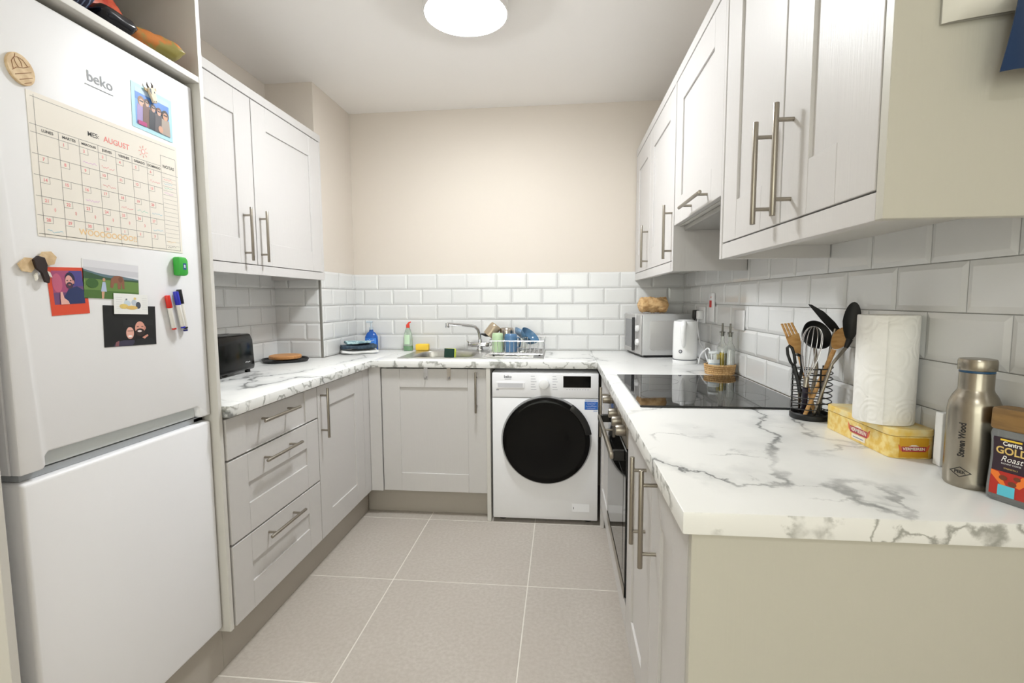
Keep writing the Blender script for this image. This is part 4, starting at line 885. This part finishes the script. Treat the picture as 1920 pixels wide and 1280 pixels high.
# wall fittings
def plate(name, label, y, z, wy_, wz, th=.008):
    t = thing(name, label, 'switch' if 'switch' in name else 'socket', (XR-.0125, y, z))
    obj('faceplate', Bm().box(-th, 0, -wy_/2, wy_/2, -wz/2, wz/2, .0015, 2), whiteg_m, t, smooth=40); return t
t = plate('cooker_switch', 'white cooker switch plate with red rocker on the tiles', -.622, 1.198, .088, .146)
obj('red_rocker', Bm().box(-.0125, -.008, -.012, .012, .0, .036, .001), mat('switch_red', (206, 34, 30), .4), t)
obj('neon_light', Bm().box(-.009, -.008, -.005, .005, .048, .056), mat('neon_pale_red', (230, 120, 90), .4), t)
t = plate('wall_socket', 'white double wall socket behind the kettle', -.44, 1.155, .146, .086)
pl_ = thing('power_plug', 'black power plug in the socket behind the kettle', 'plug', (XR-.0208, -.41, 1.155))
obj('plug_body', Bm().box(-.034, 0, -.02, .02, -.024, .026, .006, 2), black_m, pl_, smooth=40)
obj('cable', Bm().tube([(-.02, 0, -.02), (-.03, .01, -.05), (-.04, .02, -.12), (-.03, .03, -.2)], .0035, 8), black_m, pl_, smooth=40)
pl_ = thing('power_plug', 'white power plug in the socket behind the kettle', 'plug', (XR-.0208, -.48, 1.155))
obj('plug_body', Bm().box(-.03, 0, -.02, .02, -.024, .024, .006, 2), whiteg_m, pl_, smooth=40)
cab = [Vector((XR-.045, -.48, 1.13)), Vector((XR-.05, -.50, 1.09)), P(1312, 640, 'y', -.55), P(1320, 655, 'y', -.62), Vector((.73, -.74, ZW+.02)), Vector((.735, -.80, ZW+.004)), Vector((.715, -.86, ZW+.004)), P(1330, 655, 'y', -.80), P(1321, 657, 'y', -.76), P(1313, 666, 'y', -.72), Vector((.700, -.68, ZW+.006))]
pts = []
for i in range(len(cab)-1):
    p0, p1, p2, p3 = cab[max(i-1, 0)], cab[i], cab[i+1], cab[min(i+2, len(cab)-1)]
    for k in range(6):
        s_ = k/6; pts.append(.5*((2*p1)+(p2-p0)*s_+(2*p0-5*p1+4*p2-p3)*s_*s_+(3*p1-p0-3*p2+p3)*s_**3))
pts.append(cab[-1])
for p in pts: p.x = min(p.x, XR-.016); p.z = max(p.z, ZW+.004)
tag(obj('white_flex', Bm().tube(pts, .0035, 8), whiteg_m, None, world=True, smooth=60, loc=pts[-1]), 'white kettle flex looping over the right worktop', 'cord')
plate('wall_socket', 'white wall socket plate behind the oil bottles', -1.02, 1.150, .12, .086, .004)

# ---------------------------------------------------------------- jute basket with bottles
bkx, bky = .708, -.99
t = thing('jute_basket', 'round woven jute tray by the hob holding bottles', 'basket', (bkx, bky, ZW))
jute = mat('jute_rope', (206, 170, 120), .85, vary=(176, 136, 86), scale=(200, 200, 60), bump=.9, dist=.004)
for k in range(5): obj('rope_coil', Bm().tube([((.058+.0012*k)*math.cos(a*math.pi/20), (.058+.0012*k)*math.sin(a*math.pi/20), .005+k*.0088) for a in range(40)], .0052, 8, True), jute, t, smooth=60)
obj('bottom', Bm().lathe([(0, .001), (.058, .001), (.058, .007), (0, .007)], 36), jute, t)
ZB = ZW+.0075
def oil_bottle(label, x, y, oil):
    t = thing('oil_bottle', label, 'bottle', (x, y, ZB), group='oil bottles in the jute tray')
    obj('glass', Bm().lathe([(0, .0), (.02, 0), (.0225, .004), (.0225, .10), (.02, .116), (.011, .132), (.0095, .14), (.0095, .165), (.0112, .168), (.0112, .174), (.0085, .174), (.0078, .14), (.0095, .131), (.0185, .114), (.021, .1), (.021, .006), (0, .005)], 32), glass_m, t, smooth=50)
    if oil: obj('oil', Bm().lathe([(0, .0056), (.0195, .0056), (.0206, .008), (.0206, oil), (0, oil)], 28), mat('olive_oil', (244, 208, 30), .2), t, smooth=50)
    obj('pourer', Bm().lathe([(0, .160), (.0076, .160), (.0076, .1755), (.0135, .1758), (.0135, .179), (.005, .181), (.0045, .186), (.0038, .218), (0, .218)], 20), mat('pourer_steel', (120, 118, 112), .35, .8), t, smooth=40)
oil_bottle('oil bottle with golden oil in the jute tray', bkx+.016, bky+.028, .085)
oil_bottle('emptier oil bottle nearer the wall in the jute tray', bkx+.034, bky-.020, .0)
t = thing('glass_jar', 'small glass jar with white and blue label in the jute tray', 'jar', (bkx-.030, bky-.012, ZB))
obj('glass', Bm().lathe([(0, 0), (.023, 0), (.025, .004), (.025, .075), (.022, .084), (.021, .084), (.0235, .074), (.0235, .005), (0, .004)], 28), glass_m, t, smooth=50)
obj('lid', Bm().cyl((0, 0, .0845), (0, 0, .094), .0235, n=28, bev=.002), mat('clear_lid', (226, 230, 230), .2), t, smooth=40)
def wrap(r, a0, a1, z0, z1, n_=14): return lambda u, v: Vector((r*math.cos(a0+(a1-a0)*u), r*math.sin(a0+(a1-a0)*u), z0+(z1-z0)*v))
obj('label', Bm().grid(14, 1, wrap(.0254, R(-170), R(-20), .018, .06)), colmat((222, 228, 230)), t)
b = Bm()
for k in range(4): b.grid(14, 1, wrap(.0257, R(-160), R(-30), .022+k*.006, .0245+k*.006))
obj('label_stripes', b, colmat((120, 160, 190)), t)

# ---------------------------------------------------------------- utensil holder
ux, uy = .700, -1.812
t = thing('utensil_holder', 'black coiled wire utensil holder beside the hob', 'holder', (ux, uy, ZW))
iron = mat('black_iron', (18, 18, 19), .4)
obj('base', Bm().lathe([(0, 0), (.05, 0), (.052, .003), (.052, .014), (.048, .017), (.046, .006), (0, .006)], 44), iron, t, smooth=40)
coil = []
for k in range(8*28+1):
    a = 2*math.pi*k/28; z = .02+.128*k/(8*28); coil.append((.049*math.cos(a), .049*math.sin(a), z))
obj('wire_coil', Bm().tube(coil, .0016, 6), iron, t, smooth=60)
for a in (R(30), R(150), R(270)): obj('upright', Bm().tube([(.0468*math.cos(a), .0468*math.sin(a), .012), (.0468*math.cos(a), .0468*math.sin(a), .146)], .0022, 6), iron, t, smooth=60)
wood_m = mat('utensil_wood', (214, 168, 108), .5, vary=(198, 148, 88), scale=(30, 30, 120))
nylon = mat('black_nylon', (16, 16, 17), .45)
ZI = ZW+.0065
G = 'utensils in the wire holder'
def V3(u, v, y): return P(u, v, 'y', y)
def blade(bm, pts, th, hint):
    """flat plate through world points, thickened along hint"""
    h = Vector(hint).normalized()*th; t = bmesh.new(); A = [t.verts.new(p-h/2) for p in pts]; Bq = [t.verts.new(p+h/2) for p in pts]; n = len(pts)
    t.faces.new(A[::-1]); t.faces.new(Bq)
    for j in range(n): t.faces.new((A[j], A[(j+1) % n], Bq[(j+1) % n], Bq[j]))
    bmesh.ops.recalc_face_normals(t, faces=t.faces); bmesh.ops.bevel(t, geom=t.edges[:], offset=min(.0008, th*.25), segments=1, profile=.5, affect='EDGES'); return bm.merge(t)
view = (Vector((ux, uy, 1.05))-CAM).normalized()
def utensil(name, label, cat, m, bm): return tag(obj(name, bm, m, None, world=True, smooth=45, loc=(ux, uy, ZI)), label, cat, G)
Y1 = -1.80
tip = lambda x, y: Vector((ux+x, uy+y, ZI+.004))
# wooden slotted turner: five tines joined by a blade
b = Bm()
topL, topR = V3(1463, 607, Y1), V3(1487, 604, Y1); botL, botR = V3(1483, 652, Y1), V3(1500, 640, Y1); mid_ = (V3(1474, 634, Y1), V3(1498, 626, Y1))
for k in range(4):
    a0, a1 = k/4+.02, (k+1)/4-.03
    blade(b, [topL.lerp(topR, a0), topL.lerp(topR, a1), mid_[0].lerp(mid_[1], a1), mid_[0].lerp(mid_[1], a0)], .004, view)
blade(b, [V3(1473, 632, Y1), V3(1498, 624, Y1), V3(1503, 645, Y1), V3(1501, 662, Y1), V3(1494, 664, Y1), V3(1480, 648, Y1)], .004, view)
b.tube([V3(1497, 660, Y1), tip(.018, .012)], .005, 10)
utensil('slotted_turner', 'wooden slotted turner in the wire holder', 'turner', wood_m, b)
# wooden spoon
Y2 = -1.85
c = V3(1577, 634, Y2); ax_ = (V3(1589, 619, Y2)-V3(1563, 655, Y2)).normalized(); sd = ax_.cross(view).normalized(); b = Bm()
def spoonhead(b, c, ax_, sd, L, Wd, dp):
    nn = ax_.cross(sd).normalized()
    def f(u, v):
        r = v; a = 2*math.pi*u; k = 1-.25*max(0, -math.cos(a)); return c+ax_*(math.cos(a)*L*r)+sd*(math.sin(a)*Wd*r*k)-nn*(dp*(1-r*r))
    b.grid(24, 6, f, wrap_u=True); n0 = len(b.b.verts)
    b.grid(24, 6, lambda u, v: f(u, v)-nn*.0035*(1-v**4)-nn*.0003, wrap_u=True)
spoonhead(b, c, ax_, sd, .034, .021, .006)
b.tube([V3(1564, 655, Y2), tip(-.028, -.026)], .0052, 10, rs=[.006, .0048])
utensil('wooden_spoon', 'wooden spoon leaning right in the wire holder', 'spoon', wood_m, b)
# whisk
Y3 = -1.85
wt, wbm = V3(1527, 612, Y3), V3(1512, 712, Y3); axw = (wt-wbm); Lw = axw.length; axw.normalize(); s1 = axw.cross(view).normalized(); s2 = axw.cross(s1).normalized()
t = thing('whisk', 'steel balloon whisk with dark handle in the wire holder', 'whisk', (ux, uy, ZI), group=G)
for k in range(6):
    a = math.pi*k/6; d = s1*math.cos(a)+s2*math.sin(a); pts = []
    for j in range(25):
        th_ = j/24; w_ = math.sin(math.pi*th_)**.8 if th_ not in (0, 1) else 0
        h_ = 1-abs(2*th_-1)**2.2; pts.append(wbm+axw*(Lw*h_)+d*(.037*(-math.cos(math.pi*th_))*(h_**.75)*1.08+(0 if h_ > 0 else 0)))
    part('whisk_wire', Bm().tube(pts, .0011, 6), wire_m, t, 60)
part('ferrule', Bm().cyl(wbm+axw*.008, wbm-axw*.02, .0065, n=14), steel_m, t, 40)
part('handle', Bm().cyl(wbm-axw*.02, tip(-.012, .01), .0075, n=14), mat('dark_handle', (34, 28, 44), .4), t, 40)
# ladle
Y4 = -1.79
t = thing('ladle', 'large black ladle behind the whisk in the wire holder', 'ladle', (ux, uy, ZI), group=G)
lc = V3(1531, 628, Y4); Ml = Matrix.Translation(lc) @ Matrix.Rotation(R(25), 4, 'Y') @ Matrix.Rotation(R(62), 4, 'X')
part('bowl', Bm().lathe([(0, -.03), (.02, -.027), (.034, -.016), (.041, .0), (.043, .004), (.041, .004), (.036, -.006), (.026, -.019), (0, -.026)], 36, M=Ml), nylon, t, 50)
part('handle', Bm().tube([V3(1528, 650, Y4), V3(1531, 690, Y4), tip(.010, .03)], .005, 10), steel_m, t, 40)
# turner (black)
Y5 = -1.825
t = thing('spatula', 'black spatula pointing up left in the wire holder', 'spatula', (ux, uy, ZI), group=G)
part('blade', blade(Bm(), [V3(1515, 570, Y5), V3(1522, 571, Y5), V3(1545, 584, Y5), V3(1566, 604, Y5), V3(1576, 618, Y5), V3(1572, 626, Y5), V3(1560, 622, Y5), V3(1540, 600, Y5)], .003, view), nylon, t)
part('handle', Bm().tube([V3(1566, 616, Y5), V3(1560, 640, Y5), tip(.032, .02)], .004, 10), steel_m, t, 40)
# big spoon (black)
Y6 = -1.885
t = thing('serving_spoon', 'black serving spoon leaning against the tiles in the wire holder', 'spoon', (ux, uy, ZI), group=G)
c = V3(1597, 603, Y6); ax_ = (V3(1600, 568, Y6)-V3(1588, 650, Y6)).normalized(); sd = ax_.cross(view).normalized(); b = Bm()
spoonhead(b, c, ax_, sd, .052, .020, .008); part('head', b, nylon, t, 60)
part('neck', Bm().tube([V3(1593, 636, Y6), V3(1586, 652, Y6)], .006, 10, rs=[.008, .005]), nylon, t, 40)
part('handle', Bm().tube([V3(1586, 652, Y6), V3(1560, 682, Y6-.01), tip(-.006, -.030)], .0042, 10), steel_m, t, 40)
# scissors
Y7 = -1.825
t = thing('scissors', 'black-handled kitchen scissors at the left of the wire holder', 'scissors', (ux, uy, ZI), group=G)
lp = [V3(u, v, Y7) for u, v in ((1476, 652), (1480, 648), (1485, 652), (1489, 664), (1491, 680), (1488, 686), (1482, 678), (1477, 664))]
part('finger_loop', Bm().tube(lp, .0042, 8, True), nylon, t, 60)
part('shank', Bm().tube([V3(1488, 684, Y7), V3(1497, 715, Y7), V3(1500, 735, Y7)], .006, 8), nylon, t, 40)
part('second_loop', Bm().tube([V3(1494, 664, Y7+.012), V3(1503, 668, Y7+.012), V3(1504, 690, Y7+.012), V3(1499, 712, Y7+.012)], .0045, 8), nylon, t, 40)
part('blade', blade(Bm(), [V3(1496, 733, Y7), V3(1504, 733, Y7), tip(-.02, .018), tip(-.026, .014)], .003, view), steel_m, t)

# ---------------------------------------------------------------- biscuit tin and kitchen roll
TX0, TX1, TY0, TY1, TH = .690, .779, -2.168, -1.908, .062
t = thing('biscuit_tin', 'yellow printed biscuit tin under the kitchen roll', 'tin', ((TX0+TX1)/2, (TY0+TY1)/2, ZW))
tin_m = mat('tin_yellow_print', (226, 186, 84), .3, vary=(238, 214, 140), scale=(70, 70, 70), detail=5); tin2 = mat('tin_gold', (214, 160, 40), .3)
rp = []
for cx, cy, a0 in ((TX1-.018, TY1-.018, 0), (TX0+.018, TY1-.018, 90), (TX0+.018, TY0+.018, 180), (TX1-.018, TY0+.018, 270)):
    for k in range(6): a = R(a0+k*18); rp.append((cx+.018*math.cos(a), cy+.018*math.sin(a)))
fz = lambda z0: (lambda x, y, d: Vector((x, y, z0+d)))
part('box', Bm().prism(rp, fz(ZW+.0005), TH-.016), [tin_m], t, 40)
grow = [((x-(TX0+TX1)/2)*1.012+(TX0+TX1)/2, (y-(TY0+TY1)/2)*1.006+(TY0+TY1)/2) for x, y in rp]
part('lid', Bm().prism(grow, fz(ZW+TH-.015), .015, bev=.002), mat('lid_yellow_print', (234, 196, 92), .3, vary=(238, 222, 168), scale=(24, 24, 24), detail=3), t, 40)
fl_ = lambda off: (lambda x, y: Vector((TX0-off, -x, y)))
fn = lambda off: (lambda x, y: Vector((x, TY0-off, y)))
cyl_ = 2.055
LM = [colmat((176, 50, 70)), colmat((226, 110, 66)), colmat((244, 232, 214)), tin2, colmat((120, 140, 160))]
def brand(b, F_, cx, cz, k=1.0):
    b.flat([(cx-.032*k, cz-.008*k), (cx+.032*k, cz-.008*k), (cx+.034*k, cz+.007*k), (cx-.034*k, cz+.007*k)], F_(.0006), 0)
    for s in (-1, 1): b.flat([(cx+s*.032*k, cz-.008*k), (cx+s*.039*k, cz-.002*k), (cx+s*.043*k, cz+.014*k), (cx+s*.036*k, cz+.008*k)], F_(.0005), 1)
    b.flat([(cx-.015*k, cz+.0075*k), (cx+.015*k, cz+.0075*k), (cx+.006*k, cz+.012*k), (cx-.006*k, cz+.012*k)], F_(.0006), 2)
    return text(b, 'VERMEIREN', .0118*k, F_(.0009), cx, cz, 2, bold=.0003)
b = Bm(); b.flat(rc(TX0+.016, TX1-.016, ZW+.003, ZW+TH-.018), fn(.0003), 3)
part('end_label', brand(b, fn, (TX0+TX1)/2, ZW+.021, .72), LM, t)
fl_ = lambda off: (lambda x, y: Vector((TX0-off, -x, y)))
b = brand(Bm(), fl_, cyl_, ZW+.027, 1.0)
b.flat([(cyl_-.026, ZW+.006), (cyl_+.026, ZW+.006), (cyl_+.026, ZW+.017), (cyl_-.026, ZW+.017)], fl_(.0005), 2); b.flat(rc(cyl_-.02, cyl_+.02, ZW+.010, ZW+.012), fl_(.0008), 4)
part('side_label', b, LM, t)
RX, RY, RR = .7195, -2.088, .0565
t = thing('kitchen_roll', 'white embossed kitchen roll standing on the yellow tin', 'kitchen roll', (RX, RY, ZW+TH+.001))
ZRR = .236
pm = mat('paper_towel', (242, 240, 236), .9); nt = pm.node_tree; N, L = nt.nodes.new, nt.links.new
tc = N('ShaderNodeTexCoord'); vo = N('ShaderNodeTexVoronoi'); vo.inputs['Scale'].default_value = 19; L(tc.outputs['Object'], vo.inputs['Vector'])
mu = N('ShaderNodeMath'); mu.operation = 'MULTIPLY'; mu.inputs[1].default_value = 34; L(vo.outputs['Distance'], mu.inputs[0]); si = N('ShaderNodeMath'); si.operation = 'SINE'; L(mu.outputs[0], si.inputs[0])
bu = N('ShaderNodeBump'); bu.inputs['Strength'].default_value = .26; bu.inputs['Distance'].default_value = .0015; L(si.outputs[0], bu.inputs['Height']); L(bu.outputs[0], nt.nodes['Principled BSDF'].inputs['Normal'])
obj('paper', Bm().lathe([(.02, 0), (RR-.001, 0), (RR, .002), (RR, ZRR-.002), (RR-.001, ZRR), (.02, ZRR), (.02, 0)], 56), pm, t, smooth=40)
obj('core', Bm().lathe([(.0195, .001), (.0195, ZRR-.001), (.018, ZRR-.001), (.018, .001), (.0195, .001)], 28), mat('cardboard', (190, 160, 120), .9), t, smooth=40)
a0 = R(-150); obj('loose_sheet', Bm().grid(8, 1, lambda u, v: Vector(((RR+.0005+.003*u)*math.cos(a0+u*.5), (RR+.0005+.003*u)*math.sin(a0+u*.5), .001+v*(ZRR-.002)))), pm, t, smooth=60)
tag(obj('white_carton', Bm().box(.752, .778, -2.216, -2.196, ZW+.0005, ZW+.108, .001), mat('white_card', (236, 236, 234), .6)), 'small plain white carton between the tin and the steel bottle', 'carton')

# ---------------------------------------------------------------- steel bottle
flx, fly = .7345, -2.309
t = thing('steel_bottle', 'brushed steel drinking bottle with printed lettering', 'bottle', (flx, fly, ZW))
fs = mat('bottle_steel', (158, 151, 138), .27, 1.0, bump=.05, scale=(300, 300, 6))
obj('body', Bm().lathe([(0, 0), (.0345, 0), (.0368, .004), (.0372, .012), (.0372, .135), (.0355, .15), (.0305, .163), (.0255, .171), (.0242, .176), (.0242, .204), (0, .204)], 56), fs, t, smooth=45)
obj('blue_seal', Bm().lathe([(.0245, .2045), (.0245, .208), (0, .208)], 40), mat('seal_blue', (30, 74, 110), .4), t, smooth=40)
obj('cap', Bm().lathe([(0, .2085), (.0262, .2085), (.0268, .2105), (.0268, .2245), (.0255, .228), (.022, .2288), (0, .2285)], 48), fs, t, smooth=40)
av = math.atan2(CAM.y-fly, CAM.x-flx)
def onb(a_c, r): return lambda x, y: Vector((r*math.cos(a_c+x/r), r*math.sin(a_c+x/r), y))
b = Bm(); text(b, 'Steven Wood', .0135, onb(av-R(20), .0375), 0, .087, ang=R(90), bold=.00045, sx=.80); obj('lettering', b, colmat((30, 28, 28)), t)
b = Bm(); f_ = onb(av-R(20), .0375); q = [(0, .0095), (.0165, 0), (0, -.0095), (-.0165, 0)]
for k in range(4):
    (xa, ya), (xb, yb) = q[k], q[(k+1) % 4]
    for j in range(6):
        s0, s1_ = j/6, (j+1)/6
        pa = (xa+(xb-xa)*s0, ya+(yb-ya)*s0); pb = (xa+(xb-xa)*s1_, ya+(yb-ya)*s1_)
        b.flat([(pa[0], .029+pa[1]), (pb[0], .029+pb[1]), (pb[0]*.84, .029+pb[1]*.84), (pa[0]*.84, .029+pa[1]*.84)], f_)
text(b, 'PEEK', .0075, f_, 0, .029, bold=.0002); obj('diamond_mark', b, colmat((30, 28, 28)), t)

# ---------------------------------------------------------------- coffee jar
jo = Vector((.713, -2.365, ZW)); jw = Vector((.019, -.054, 0)).normalized(); jd = Vector((-jw.y, jw.x, 0))
JW, JD = .072, .042
t = thing('coffee_jar', 'instant coffee jar with dark label at the right edge', 'jar', jo+jw*JW/2+jd*JD/2, math.atan2(jw.y, jw.x))
def ring(z, sx, sy, r=.010):
    out = []
    for cx, cy, a0 in ((sx-r, sy-r, 0), (-sx+r, sy-r, 90), (-sx+r, -sy+r, 180), (sx-r, -sy+r, 270)):
        for k in range(5): a = R(a0+k*22.5); out.append((cx+r*math.cos(a), cy+r*math.sin(a), z))
    return out
def loft(rings, close=True):
    t_ = bmesh.new(); VV = [[t_.verts.new(p) for p in r_] for r_ in rings]; n = len(VV[0])
    for A, Bq in zip(VV, VV[1:]):
        for j in range(n): t_.faces.new((A[j], A[(j+1) % n], Bq[(j+1) % n], Bq[j]))
    if close: t_.faces.new(VV[0][::-1]); t_.faces.new(VV[-1])
    bmesh.ops.recalc_face_normals(t_, faces=t_.faces); b = Bm(); b.merge(t_); return b
sy_ = JD/2
prof_j = [(0.0, .9), (.004, 1.0), (.022, 1.0), (.05, .965), (.075, .935), (.1, .955), (.112, .98), (.12, .93)]
obj('glass', loft([ring(z, JW/2*k, sy_*k) for z, k in prof_j]), mat('jar_glass', (205, 208, 208), .05, trans=.75), t, smooth=40)
obj('coffee_granules', loft([ring(z+.004, JW/2*k-.004, sy_*k-.004, .008) for z, k in prof_j[:-2]]), mat('coffee_dark', (52, 32, 22), .9), t, smooth=40)
obj('lid', loft([ring(.1205, JW/2*.96, sy_*.96), ring(.123, JW/2, sy_), ring(.152, JW/2*.985, sy_*.985), ring(.155, JW/2*.93, sy_*.93)]), mat('lid_wood_brown', (142, 108, 60), .5, vary=(122, 92, 50), scale=(20, 80, 120)), t, smooth=40)
def jl(off):
    def f(x, z):
        k = 1
        for (z0, k0), (z1, k1) in zip(prof_j, prof_j[1:]):
            if z0 <= z <= z1: k = k0+(k1-k0)*(z-z0)/(z1-z0)
        return Vector((x*k, -(sy_*k)-off, z))
    return f
def strip(b, x0, x1, z0, z1, off, mi):
    n = 8
    for k in range(n): b.flat(rc(x0, x1, z0+(z1-z0)*k/n, z0+(z1-z0)*(k+1)/n), jl(off), mi)
b = Bm(); strip(b, -.027, .027, .012, .108, .0005, 0); strip(b, -.027, .027, .012, .052, .0008, 1); strip(b, -.015, .008, .012, .03, .0012, 2)
strip(b, -.017, .013, .103, .106, .0012, 3); text(b, 'Centra', .0095, jl(.0012), 0, .0985, 4, bold=.0003); text(b, 'GOLD', .0165, jl(.0012), 0, .0865, 5, bold=.0004); text(b, 'Roast', .0135, jl(.0012), 0, .0735, 4, shear=.35); text(b, 'INSTANT COFFEE', .0036, jl(.0012), 0, .0655, 4)
text(b, 'STRENGTH 3', .0034, jl(.0012), 0, .058, 5)
for x, z, r_ in ((-.009, .042, .006), (.010, .045, .005), (.004, .035, .006)): b.flat(ell(x, z, r_, r_*.7, 12), jl(.0013), 6)
b.flat([(-.027, .052), (-.016, .05), (-.004, .03), (-.012, .03), (-.027, .045)], jl(.001), 7); b.flat([(.027, .054), (.016, .05), (.006, .032), (.014, .03), (.027, .044)], jl(.001), 7)
obj('label', b, [colmat((44, 24, 38)), colmat((176, 40, 26)), colmat((90, 190, 210)), colmat((236, 200, 60)), colmat((240, 238, 232)), colmat((222, 190, 110)), colmat((110, 56, 30)), colmat((232, 120, 40))], t)

# ---------------------------------------------------------------- items hanging on the near cabinet side (top right)
yb = -2.4635
c0 = P(1793, 25, 'y', yb-.03)
t = thing('white_pouch', 'white fabric pouch hanging on the near cabinet side', 'pouch', (c0.x, yb, c0.z))
def pf(u, v):
    e = math.sin(math.pi*min(max(u, 0), 1))**.4*math.sin(math.pi*min(.5+v*.5, 1)/1)**.2 if 0 < u < 1 else 0
    return Vector((u*.16, -.004-.026*e*(1 if v > 0 else .2), v*.12+.018*u))
obj('front', Bm().grid(14, 10, pf), mat('white_fabric', (222, 220, 212), .85), t, smooth=60)
obj('back', Bm().grid(14, 2, lambda u, v: Vector((u*.16, -.002, v*.12+.018*u))), mat('white_fabric', (222, 220, 212), .85), t)
c1 = P(1880, 132, 'y', yb-.045)
def bf(u, v):
    return Vector((.006*(v)+u*.12+.010*min(1, v*1.4), -.036-.006*math.sin(u*9+v*3), v*.16+.006*u))
b = Bm().grid(18, 12, bf); gg = b.b
bmesh.ops.solidify(gg, geom=gg.faces[:], thickness=.0015)
tag(obj('blue_cloth', b, mat('navy_blue_cloth', (20, 48, 86), .9, sheen=.2), None, smooth=60, loc=(c1.x, yb-.004, c1.z)), 'dark blue cloth hanging at the top right edge', 'cloth')
